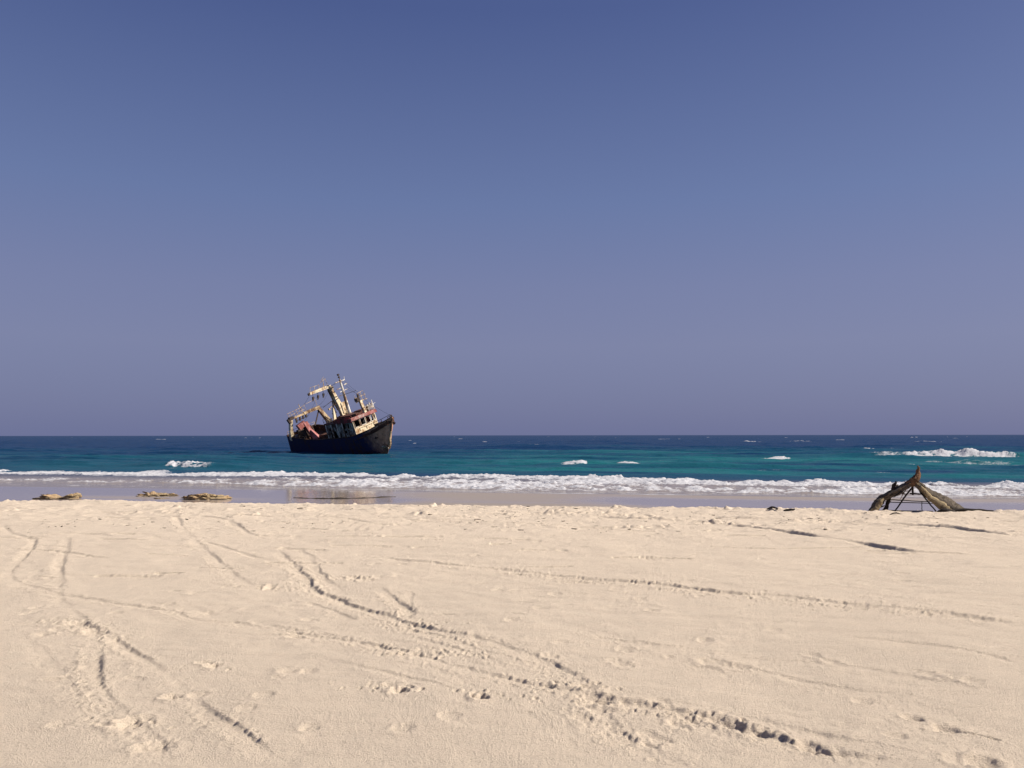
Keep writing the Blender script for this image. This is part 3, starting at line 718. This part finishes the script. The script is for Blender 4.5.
# gallows post with its long boom and hanging blocks
f = MB(); f.beam((1,-.25,ZW),(1,-.62,7.7),.95,.80,.85,.75); f.beam((1,-.62,7.7),(1,-1.34,10.6),.72,.62,.55,.55)
g = P(f, 'gallows_post', M_CREAM)
f = MB(); f.beam((.45,-.75,6.6),(.45,-1.45,10.4),.16,.4); f.beam((1,-1.34,10.75),(1.0,-1.2,10.4),.8,.85); P(f, 'gallows_head', M_TAN, g)
f = MB(); f.box((.95,.05,6.75),(1.1,1.05,1.9)); f.box((.95,.35,6.0),(1.2,.7,1.0)); P(f, 'funnel', M_CREAM, label='cream funnel casing at the foot of the boom post')
f = MB(); f.beam((1,-1.2,10.9),(1,-2.1,11.0),.62,.66,.58,.58); f.beam((1,-2.1,11.0),(1,-5.45,10.92),.50,.56,.40,.42)
bm_ = P(f, 'boom', M_CREAM)
f = MB(); f.box((1,-5.62,10.85),(.34,.28,.40)); P(f, 'boom_end', M_DARK, bm_)
for y in (-4.95,-3.95,-2.85):
    f = MB(); f.beam((1,y,10.7),(1,y-.03,10.15),.05,.05); f.beam((1,y-.03,10.2),(1,y-.22,9.75),.32,.30,.26,.22); f.box((1,y-.28,9.62),(.14,.2,.2))
    P(f, 'hanging_block', M_DARK, bm_)
f = MB()
for y in (-5.3,-4.4,-3.5,-2.6): f.beam((1.05,y,11.1),(1.05,y+.25,11.85),.05,.05)
f.beam((1.05,-5.1,11.85),(1.05,-3.2,11.85),.06,.06); f.beam((1.05,-2.9,12.1),(1.05,-1.7,12.5),.07,.07); f.beam((1.05,-2.6,12.4),(1.05,-1.9,12.9),.05,.05); f.beam((1.05,-2.4,11.0),(1.05,-2.2,12.5),.05,.05); f.beam((1.05,-1.6,10.9),(1.05,-1.8,12.6),.05,.05)
P(f, 'boom_rail', M_TAN)
# small pale post beside it
f = MB(); f.beam((1.0,-2.5,ZW+.1),(1.0,-1.85,7.3),.42,.40); lp_ = P(f, 'vent_post', M_CREAM)
f = MB(); f.beam((1.0,-1.85,7.3),(1.0,-1.66,8.5),.20,.2); f.beam((1.0,-2.5,7.55),(1.0,-1.0,7.9),.16,.14); f.box((1.0,-2.75,7.35),(.3,.3,.3)); f.beam((1.0,-2.3,8.35),(1.0,-1.1,8.75),.06,.06); P(f, 'post_head', M_TAN, lp_)
# main mast
f = MB(); f.tube([(2.4,0,ZW),(2.42,0,7.3),(2.5,0,10.5),(2.55,0,11.7)], [.26,.25,.20,.13], 8)
mm = P(f, 'mast', M_WHITE)
f = MB(); f.beam((2.0,-.05,ZW),(2.45,-.05,9.6),.09,.09); f.beam((2.3,-.5,ZW),(2.45,-.12,9.4),.09,.09)
for z in np.arange(5.2, 9.4, .42): f.beam((2.0+.1*(z-5),-.05,z),(2.42,-.3,z),.05,.05)
P(f, 'mast_ladder', M_TAN, mm)
f = MB(); f.beam((2.52,-1.05,11.35),(2.52,.95,11.35),.14,.16); f.beam((2.5,.9,11.3),(2.5,1.05,11.9),.07,.07); f.beam((2.5,-.7,9.6),(2.5,.95,9.7),.10,.10); f.beam((2.5,.5,10.55),(2.5,1.2,10.65),.16,.16); f.beam((2.5,-1.1,10.2),(2.5,-.2,10.2),.12,.12)
P(f, 'crossbar', M_WHITE, mm)
f = MB(); f.tube([(2.55,0,11.7),(2.55,0,12.35)], .06, 6); f.box((2.55,0,12.05),(.26,.26,.26)); f.box((2.55,0,12.5),(.3,.3,.3)); P(f, 'mast_lamp', M_DARK, mm)
f = MB(); f.beam((.9,0,8.85),(6.3,.1,9.25),.11,.11,.07,.07); P(f, 'derrick', M_WHITE, label='thin pale derrick crossing the mast')
# radar mast over the wheelhouse
f = MB(); f.beam((6.55,.2,ZW+.2),(6.45,0,7.5),.55,.5,.42,.4); rm = P(f, 'radar_mast', M_CREAM)
f = MB(); f.beam((6.0,.5,ZW+.2),(6.3,.2,7.4),.34,.3); f.box((6.7,.75,5.8),(.3,.35,1.1)); P(f, 'mast_brace', M_RUSTY, rm)
f = MB(); f.box((6.3,-.4,7.75),(.75,.65,.6)); f.box((6.5,-.15,8.4),(.30,.3,.45)); P(f, 'radar_box', M_DARK, rm)
f = MB(); f.beam((6.4,-.9,7.35),(6.4,1.5,7.4),.10,.10); f.beam((6.45,-.7,8.1),(6.45,1.4,8.2),.08,.08); f.beam((6.4,-.2,8.75),(6.4,1.2,8.9),.07,.07)
for y in (-.8,-.1,.5,1.2): f.beam((6.42,y,7.2),(6.42,y,8.9-.3*abs(y-.3)),.06,.06)
P(f, 'aerial_frame', M_TAN, rm)
f = MB()
for x, y, h in ((7.4,1.15,1.5),(7.9,1.5,1.3),(7.0,1.8,1.7),(6.9,.8,1.2)): f.beam((min(x,7.05),y,ZW+.5),(min(x,7.05),y,ZW+.5+h),.09,.09)
f.beam((7.0,1.0,6.2),(7.0,2.4,6.3),.06,.06); f.box((7.0,1.5,5.9),(.2,.5,.3)); P(f, 'aerial', M_WHITE)

# stern gantry
f = MB(); f.beam((-13.0,-3.2,3.0),(-12.2,-3.35,5.0),.75,.85,.5,.6); f.beam((-12.2,-3.35,5.0),(-11,-3.35,7.0),.5,.6,.5,.55); gl = P(f, 'gantry_leg', M_CREAM)
f = MB(); f.beam((-11,3.55,2.6),(-11,4.0,4.0),.9,.8,.85,.75); f.beam((-11,4.0,4.0),(-11,2.6,7.2),.85,.75,.6,.55); P(f, 'gantry_leg', M_TAN)
f = MB(); f.beam((-11,-3.5,6.85),(-11,-.6,6.95),.34,.32); f.beam((-11,-.6,7.0),(-11,2.9,7.15),.5,.5,.6,.6); P(f, 'gantry_beam', M_TAN)
f = MB(); f.box((-11,-3.9,6.55),(.5,.35,.9),Euler((.3,0,0))); f.box((-11.0,-3.3,7.0),(.6,.9,.5)); P(f, 'gantry_sheave', M_DARK)
f = MB()
for y in (-2.35,-1.55,-.85,-.2): f.beam((-11,y,6.8),(-11,y-.12,5.9+.15*(y+2)),.24,.26)
f.beam((-11,-2.6,6.2),(-11,.2,6.35),.10,.12); P(f, 'hanging_tackle', M_DARK)
f = MB()
for k in range(7): f.beam((-11,-3.6+k*.62,7.1),(-11,-3.75+k*.62,8.0+.07*k),.05,.05)
f.beam((-11,-3.9,7.95),(-11,-1.0,8.2),.055,.055); f.beam((-11,-3.7,7.5),(-11,-.2,7.7),.045,.045); f.beam((-11,-.8,7.3),(-11,-1.0,8.9),.10,.10); f.beam((-11,.2,8.5),(-11,2.6,8.8),.045,.045); f.beam((-11,-.9,8.2),(-11,.4,8.55),.045,.045); f.beam((-11,2.6,7.3),(-11,2.6,8.8),.045,.045)
P(f, 'gantry_rail', M_TAN)
f = MB(); f.beam((-11,3.4,5.0),(-9.2,2.9,2.0),.16,.16); f.beam((-11,2.6,6.6),(-11,.9,4.2),.14,.2); f.beam((-11,2.9,5.9),(-8,2.6,3.5),.10,.10); P(f, 'gantry_stay', M_DARK)
# net drum and clutter under the gantry
f = MB(); f.tube([(-10.2,-2.6,3.6),(-10.2,-.9,3.6)], .95, 12); f.tube([(-10.2,-2.75,3.6),(-10.2,-2.6,3.6)], 1.25, 12); f.tube([(-10.2,-.9,3.6),(-10.2,-.75,3.6)], 1.25, 12); f.beam((-10.2,-2.7,1.8),(-10.2,-2.7,3.6),.4,.7); f.beam((-10.2,-.8,1.8),(-10.2,-.8,3.6),.4,.7)
P(f, 'net_drum', M_DARK)
f = MB(); f.box((-11.9,-2.75,3.55),(.3,.55,.4)); f.box((-11.9,-2.9,2.9),(.3,.9,.25)); P(f, 'fish_crate', painted('blue_white_crate', (.20,.30,.48), (.3,.28,.3), .4, 2, 1, .6))
# red davit: fat bent arm
f = MB(); f.beam((-8.2,-4.15,5.2),(-8.0,-2.75,5.75),.9,1.05,.75,.85); f.beam((-8.0,-2.75,5.75),(-7.8,-2.35,3.9),.8,.8,.75,.75); f.beam((-7.8,-2.35,4.0),(-7.0,-1.6,2.0),.85,.8,1.2,.9)
P(f, 'davit', M_PINK, label='fat bleached red davit arm bent over the stern quarter')
f = MB(); f.box((-8.15,-4.0,4.75),(.7,1.1,.3)); f.beam((-8.2,-3.2,5.0),(-8.0,-2.9,2.2),.3,.35); P(f, 'davit_bracket', M_DARK)
# winch and hatch coaming amidships
f = MB(); f.box((-5.6,.3,2.0),(3.0,3.2,1.5)); f.beam((-7.0,-1.9,1.9),(-3.4,-1.9,2.3),.3,1.0); hc = P(f, 'hatch_coaming', M_RUSTY)
f = MB(); f.tube([(-3.2,-1.3,3.1),(-3.2,1.6,3.1)], .55, 10); f.box((-3.2,-1.5,2.7),(1.2,.3,1.9)); f.box((-3.2,1.7,2.7),(1.2,.3,1.9)); f.box((-2.6,.2,3.9),(.7,2.4,1.2)); f.beam((-3.4,.6,3.6),(-3.9,-.9,5.9),.14,.14); f.beam((-3.0,1.4,3.6),(-3.4,.3,6.0),.12,.12); f.box((-3.6,-.4,4.9),(.5,.6,.6))
P(f, 'trawl_winch', M_DARK)
f = MB(); f.box((-1.75,-.9,3.2),(.9,3.6,3.4)); f.box((-1.7,1.2,4.0),(.8,1.4,2.6)); P(f, 'companionway', M_DARK)
# posts under the roof overhang, ladder and odds and ends on the side deck
for x in (-.6, 1.0, 2.7, 4.3):
    f = MB(); f.beam((x,YS-.62,1.6),(x,YS-.5,ZW),.11,.13); P(f, 'awning_post', M_WHITE)
f = MB()
for y_ in (-.0, .38): f.beam((3.4+y_,YS-.2,1.6),(3.4+y_,YS-.3,5.2),.06,.06)
for k in range(9): f.beam((3.4,YS-.2-.01*k,1.8+k*.38),(3.78,YS-.2-.01*k,1.8+k*.38),.05,.05)
P(f, 'side_ladder', M_PALE)
f = MB(); f.tube([(.2,YS-.45,2.0),(1.6,YS-.45,2.05)], .34, 9); P(f, 'life_raft_canister', M_WHITE)
railing([(XA,YS-.3,ZW+.1),(.6,YS-.3,ZW+.1),(2.0,YS-.3,ZW+.1)], .95, M_TAN)
railing([(-13.4,-3.25,3.75),(-11.6,-3.5,3.4),(-9.8,-3.6,3.05),(-8.2,-3.6,2.85)], .55, M_TAN, mids=0)
f = MB(); f.beam((-.9,.8,4.9),(-1.3,-.4,8.3),.10,.10); f.beam((-1.3,-.4,8.3),(-2.6,-1.6,7.6),.07,.07); f.beam((.2,-1.4,4.9),(.2,-1.4,6.3),.2,.2); f.box((.2,-1.4,6.4),(.45,.4,.3)); P(f, 'vent_pipe', M_TAN)
# slack rigging
f = MB()
for a, b, sag in (((2.55,0,11.5),(13.3,0,4.2),.5),((2.55,0,11.4),(1.05,-1.5,11.0),.1),((1.0,-1.4,10.8),(-11,2.6,7.4),.5),((2.5,.9,9.7),(6.4,1.3,8.2),.3),((2.5,.8,11.4),(6.45,.2,8.9),.3),((1.0,-5.4,10.8),(-11,-3.3,7.1),.4),((1.0,-3.5,10.9),(-8.0,-2.8,5.9),.3),((2.5,-.9,11.3),(1.0,-5.4,11.0),.2),((-11,2.6,7.2),(-1.3,-.4,8.3),.3)):
    pts = [Vector(a).lerp(Vector(b), k/8) - Vector((0,0,sag*4*(k/8)*(1-k/8))) for k in range(9)]
    f.tube(pts, .018, 4)
P(f, 'rigging', M_ROPE)
# ------------------------------------------------------------------ driftwood shelter at the berm edge
def wood(name, a, b, sc):
    t = NT(name); v = t.obj()
    g = t.noise(sc, 6, .7, v, 1.2); g2 = t.noise(sc*5, 4, .7, v)
    c = t.mix(t.ramp(g, [(.35, 0), (.65, 1)]), a, b)
    c = t.mix(t.ramp(g2, [(.30, .8), (.48, 0.)]), c, (.035, .026, .018))
    return t.set(color=c, rough=.9, spec=.15, normal=t.bump(t.math('ADD', g, g2), .9, .02))
M_BARK = wood('weathered_wood', (.155, .125, .095), (.062, .051, .040), 9)
M_FOOT = wood('pale_yellow_wood', (.34, .26, .15), (.15, .115, .07), 8)  # paler, yellower tone for the foot, the split face and some splinters
M_HORN = wood('reddish_wood', (.20, .105, .058), (.09, .055, .035), 9)
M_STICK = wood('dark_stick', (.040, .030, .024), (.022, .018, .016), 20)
sh = empty('driftwood_shelter', (8.4, 16.75, 1.4))
tag(sh, 'arched driftwood shelter of two grey limbs with a curved horn on top', 'driftwood')
O = Vector((8.4, 16.75, 1.4))
def rnd_path(pts, n=5, j=.012, rng=random.Random(3)):
    """spline through the points with a little wander"""
    P_ = [Vector(p) for p in pts]; out = []
    for i in range(len(P_)-1):
        p0, p1, p2, p3 = P_[max(i-1,0)], P_[i], P_[i+1], P_[min(i+2,len(P_)-1)]
        for k in range(n):
            t_ = k/n
            out.append(.5*(2*p1+(p2-p0)*t_+(2*p0-5*p1+4*p2-p3)*t_**2+(3*p1-p0-3*p2+p3)*t_**3))
    out.append(P_[-1])
    return [q + Vector((rng.uniform(-j,j), rng.uniform(-j,j), rng.uniform(-j,j))) for q in out]
def limb(name, pts, rads, mat, n=14, flat=1., jit=.15, label=None, seed=1, nn=5, j=.010, ridges=.12):
    rng = random.Random(seed)
    path = rnd_path([Vector(p)-O for p in pts], nn, j, rng)
    m = len(path); src = np.linspace(0, 1, len(rads))
    rr = np.interp(np.linspace(0, 1, m), src, rads)
    mb = MB()
    vs, fs = [], []
    prof = [1+ridges*math.sin(3*2*math.pi*k/n+seed)+rng.uniform(-jit, jit) for k in range(n)]
    for i, p in enumerate(path):
        d_ = (path[min(i+1,m-1)]-path[max(i-1,0)]).normalized()
        s_ = d_.cross(Vector((0,1,0))).normalized(); u_ = s_.cross(d_).normalized()
        for k in range(n):
            a = 2*math.pi*k/n + .25*i/m
            r = rr[i]*(prof[k]+rng.uniform(-jit, jit)*.6)
            vs.append(p + s_*math.cos(a)*r + u_*math.sin(a)*r*flat)
    for i in range(m-1):
        for k in range(n):
            a, b = i*n+k, i*n+(k+1)%n
            fs.append((a, b, b+n, a+n))
    fs.append(tuple(range(n))); fs.append(tuple(range((m-1)*n, m*n)))
    mb.add(vs, fs)
    o = mb.build(name, mat, sh, smooth=True)
    if label: o['label'] = label
    return o
Y0 = 16.72
limb('limb', [(7.30,Y0-.10,1.33),(7.46,Y0-.08,1.46),(7.58,Y0-.04,1.60),(7.70,Y0,1.685),(7.96,Y0,1.80),(8.18,Y0,1.935),(8.36,Y0+.02,2.03)],
     [.035,.070,.076,.064,.072,.064,.055], M_BARK, n=16, ridges=.2, label='left limb arching up from the sand', seed=2)
limb('foot', [(7.22,Y0-.16,1.36),(7.38,Y0-.15,1.43),(7.50,Y0-.13,1.52),(7.60,Y0-.11,1.64),(7.68,Y0-.09,1.69)],
     [.02,.045,.06,.045,.02], M_FOOT, flat=.6, label='pale yellow split foot of the left limb', seed=5)
limb('limb', [(7.52,Y0+.02,1.62),(7.74,Y0-.05,1.745),(7.98,Y0-.06,1.86),(8.2,Y0-.04,1.985),(8.33,Y0-.02,2.02)], [.02,.035,.035,.03,.02], M_BARK, n=8, label='thin split branch along the left limb', seed=6)
limb('limb', [(8.28,Y0+.02,2.06),(8.44,Y0,1.95),(8.60,Y0,1.80),(8.80,Y0,1.665),(9.02,Y0,1.55),(9.22,Y0,1.455),(9.46,Y0,1.37)],
     [.05,.072,.088,.115,.125,.09,.04], M_BARK, flat=.75, n=16, ridges=.2, label='broad right limb sloping to the sand', seed=8)
limb('limb', [(8.42,Y0-.09,1.93),(8.62,Y0-.10,1.70),(8.82,Y0-.10,1.55),(9.0,Y0-.09,1.45),(9.15,Y0-.06,1.39)], [.03,.06,.085,.07,.04], M_FOOT, flat=.5, n=9, label='paler split face of the right limb', seed=9)
limb('horn', [(8.20,Y0+.01,1.965),(8.33,Y0,2.03),(8.41,Y0,2.12),(8.445,Y0,2.23),(8.455,Y0+.01,2.36)], [.06,.085,.068,.042,.014], M_HORN, label='reddish curved horn at the top', seed=4)
limb('stub', [(7.88,Y0,1.74),(7.92,Y0,1.87),(7.955,Y0+.02,1.97),(7.99,Y0+.02,2.03)], [.05,.042,.03,.012], M_STICK, n=8, seed=12)
limb('stub', [(7.98,Y0,1.83),(8.0,Y0+.03,1.93),(8.03,Y0+.03,1.96)], [.03,.02,.01], M_BARK, n=7, seed=13)
for k, (pts, r0, r1) in enumerate([
    ([(8.36,Y0+.02,1.96),(8.14,Y0+.05,1.66),(7.93,Y0+.08,1.36)], .020, .016),
    ([(8.48,Y0+.03,1.82),(8.66,Y0+.05,1.60),(8.84,Y0+.05,1.37)], .018, .014),
    ([(7.78,Y0+.10,1.650),(8.2,Y0+.10,1.635),(8.72,Y0+.10,1.600)], .011, .009),
    ([(7.80,Y0+.12,1.600),(8.3,Y0+.12,1.585),(8.78,Y0+.12,1.565)], .011, .009),
    ([(8.27,Y0+.03,1.785),(8.38,Y0+.03,1.775),(8.52,Y0+.03,1.772)], .016, .014),
    ([(8.335,Y0+.02,1.96),(8.335,Y0+.03,1.85),(8.33,Y0+.03,1.75)], .022, .018),
    ([(8.555,Y0+.11,1.62),(8.55,Y0+.11,1.5),(8.55,Y0+.11,1.38)], .008, .008),
    ([(7.70,Y0+.06,1.43),(8.2,Y0+.08,1.415),(8.75,Y0+.05,1.41)], .012, .010),
    ([(7.86,Y0+.02,1.74),(7.79,Y0+.02,1.57),(7.765,Y0+.03,1.35)], .045, .034),
    ([(7.84,Y0+.01,1.63),(7.74,Y0,1.50),(7.66,Y0,1.38)], .026, .018),
    ([(7.72,Y0-.02,1.66),(7.62,Y0,1.56),(7.60,Y0,1.47)], .022, .016)]):
    limb('stick', pts, [r0, (r0+r1)/2, r1], M_STICK, n=7, j=.004, seed=20+k, nn=4, ridges=.05)
# splinters, fibres and twigs that fray off the limbs
rng_s = random.Random(9)
LP = [(7.40,1.44),(7.58,1.60),(7.70,1.69),(7.96,1.80),(8.18,1.935),(8.34,2.02)]; RP = [(8.36,2.0),(8.60,1.80),(8.80,1.665),(9.02,1.55),(9.22,1.455),(9.40,1.40)]
for k in range(26):
    L_ = LP if k % 2 else RP
    i = rng_s.randrange(len(L_)-1); f = rng_s.random()
    p = Vector((L_[i][0]*(1-f)+L_[i+1][0]*f, Y0-.03+rng_s.uniform(-.08,.02), L_[i][1]*(1-f)+L_[i+1][1]*f))
    d_ = Vector((L_[i+1][0]-L_[i][0], 0, L_[i+1][1]-L_[i][1])).normalized()*rng_s.choice((-1, 1))
    q = p + d_*rng_s.uniform(.08,.24) + Vector((rng_s.uniform(-.03,.03), rng_s.uniform(-.06,.03), rng_s.uniform(-.09,.05)))
    off = Vector((0, 0, rng_s.uniform(-.08,.075)))
    r0 = rng_s.uniform(.008,.019)
    limb('splinter', [p+off, (p+q)/2+off*1.1, q+off*1.2], [r0, r0*.8, .004], rng_s.choice((M_BARK, M_FOOT, M_STICK)), n=6, j=.004, seed=60+k, nn=3, ridges=.05)
# loose dead branch in the sand beside it
def ground_z(x, y):
    i = int(np.searchsorted(BROWS, y)); i = max(1, min(i, len(BROWS)-1))
    j = int(np.argmin(np.abs(Xb[i]-x))); return float(Zb[i, j])
def loose(name, label, cat, pts, rads, mat, seed, group=None, sink=.3, n=8):
    rng = random.Random(seed); global O, sh
    x0, y0 = pts[len(pts)//2][:2]
    O = Vector((x0, y0, ground_z(x0, y0))); keep = sh; sh = None
    pp = [(p[0], p[1], ground_z(p[0], p[1])+r*(1-sink)+(p[2] if len(p) > 2 else 0)) for p, r in zip(pts, rads)]
    o = limb(name, pp, rads, mat, n=n, jit=.18, j=.008, seed=seed, nn=4); sh = keep
    o.location = O; tag(o, label, cat, group)
    return o
loose('dead_branch', 'dark dead branch lying on the sand at the right foot of the driftwood shelter', 'branch', [(9.0,16.6),(9.3,16.58,.02),(9.62,16.6,.015),(9.95,16.66)], [.035,.03,.025,.012], M_STICK, 51)
loose('bark_piece', 'dark piece of bark half buried under the right limb of the shelter', 'bark', [(8.7,16.5),(8.86,16.48,.02),(9.06,16.5)], [.02,.04,.02], M_STICK, 52)
loose('wood_scrap', 'short dark wood scrap in the sand in front of the shelter\'s left foot', 'wood scrap', [(7.42,15.9),(7.55,15.85,.01),(7.68,15.88)], [.008,.016,.008], M_BARK, 53)
loose('wood_scrap', 'dark wood scrap on the sand left of the shelter, left one of a pair', 'wood scrap', [(5.28,16.75),(5.4,16.73),(5.52,16.76)], [.010,.020,.013], M_STICK, 54)
loose('wood_scrap', 'flat dark wood scrap on the sand left of the shelter, right one of a pair', 'wood scrap', [(5.60,16.62),(5.72,16.6),(5.83,16.63)], [.013,.024,.013], M_STICK, 55)

# ------------------------------------------------------------------ low rocks on the wet sand
t = NT('beach_rock'); v = t.obj()
g = t.noise(2.2, 5, .6, v); g2 = t.noise(9, 4, .7, v)
c = t.mix(t.ramp(g, [(.4, 0), (.62, 1)]), (.42, .28, .15), (.30, .23, .14))
c = t.mix(t.ramp(g2, [(.30, 1.), (.42, 0)]), c, (.11, .09, .06))
sz_ = t.n('ShaderNodeSeparateXYZ'); t.link(v, sz_.inputs[0])
damp = t.mrange(t.math('ADD', sz_.outputs[2], t.math('MULTIPLY', g, .10)), .08, .15)          # wet stain at the waterline
c = t.mix(damp, (.26, .20, .135), c)
M_ROCK = t.set(color=c, rough=.85, spec=.2, normal=t.bump(t.math('ADD', g, g2), 1., .10))
def rock(label, x, y, sx, sy, sz, seed):
    bm = bmesh.new(); bmesh.ops.create_icosphere(bm, subdivisions=5, radius=1)
    co = np.array([v_.co for v_ in bm.verts])
    n_ = fbm(co[:,0]*2.1+seed*3.7, co[:,1]*1.6+co[:,2]*2.3, 201+seed, 4); n2 = fbm(co[:,0]*6+seed, co[:,1]*5+co[:,2]*6, 211+seed, 3)
    prof = .65+.35*vn(co[:,0]*1.7+seed*5, co[:,0]*0+seed, 207)          # uneven crest along its length
    for v_, a, b, p in zip(bm.verts, n_, n2, prof):
        k = 1+.30*a+.22*b
        z = v_.co.z*k
        z = min(z, .66+.22*b)*p if z > 0 else z*.4
        v_.co = Vector((v_.co.x*k*sx, v_.co.y*k*sy, z*sz))
    me = bpy.data.meshes.new('beach_rock'); bm.to_mesh(me); bm.free()
    me.polygons.foreach_set('use_smooth', [True]*len(me.polygons)); me.materials.append(M_ROCK)
    o = bpy.data.objects.new('beach_rock', me); col.objects.link(o); o.location = (x, y, ground_z(x, y)-.03)
    return tag(o, label, 'rock', 'rocks on the wet sand')
for i, r_ in enumerate(ROCKS): rock(*r_, i+1)

# scattered scraps of weed and shell along the top of the beach: uncountable
rng = random.Random(77); mb = MB()
for k in range(1100):
    y = 12.5 + 5.6*rng.random()**.7; x = rng.uniform(-.75, .75)*y
    if vn(np.array([x*.5]), np.array([y*.8]), 91)[0] < rng.uniform(-.5, .9): continue
    y -= .13*x*.6
    s_ = rng.uniform(.004, .012)*(2.0 if rng.random() < .08 else 1); z = ground_z(x, y)
    a = rng.uniform(0, 6.28); L_ = s_*rng.uniform(1.2, 3.6)
    dx, dy = math.cos(a)*L_, math.sin(a)*L_
    mb.beam((x-dx, y-dy, z+s_*.15), (x+dx, y+dy, z+s_*.4), s_, s_*.8, s_*.5, s_*.4)
wr = mb.build('beach_litter', M_BARK); tag(wr, 'small scraps of dry weed and wood scattered over the top of the beach', 'beach litter', kind='stuff')
# dark strip added for the shaded lip of the pool bank
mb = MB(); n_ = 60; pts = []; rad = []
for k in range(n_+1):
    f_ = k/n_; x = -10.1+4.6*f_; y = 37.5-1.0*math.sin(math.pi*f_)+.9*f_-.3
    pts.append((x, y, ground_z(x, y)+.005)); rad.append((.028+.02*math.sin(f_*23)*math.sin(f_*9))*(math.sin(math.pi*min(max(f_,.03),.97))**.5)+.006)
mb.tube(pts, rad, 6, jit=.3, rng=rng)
o = mb.build('bank_shade_strip', M_STICK); tag(o, 'long thin dark strip standing in for the shaded bank edge of the pool below the wreck', 'shade strip')
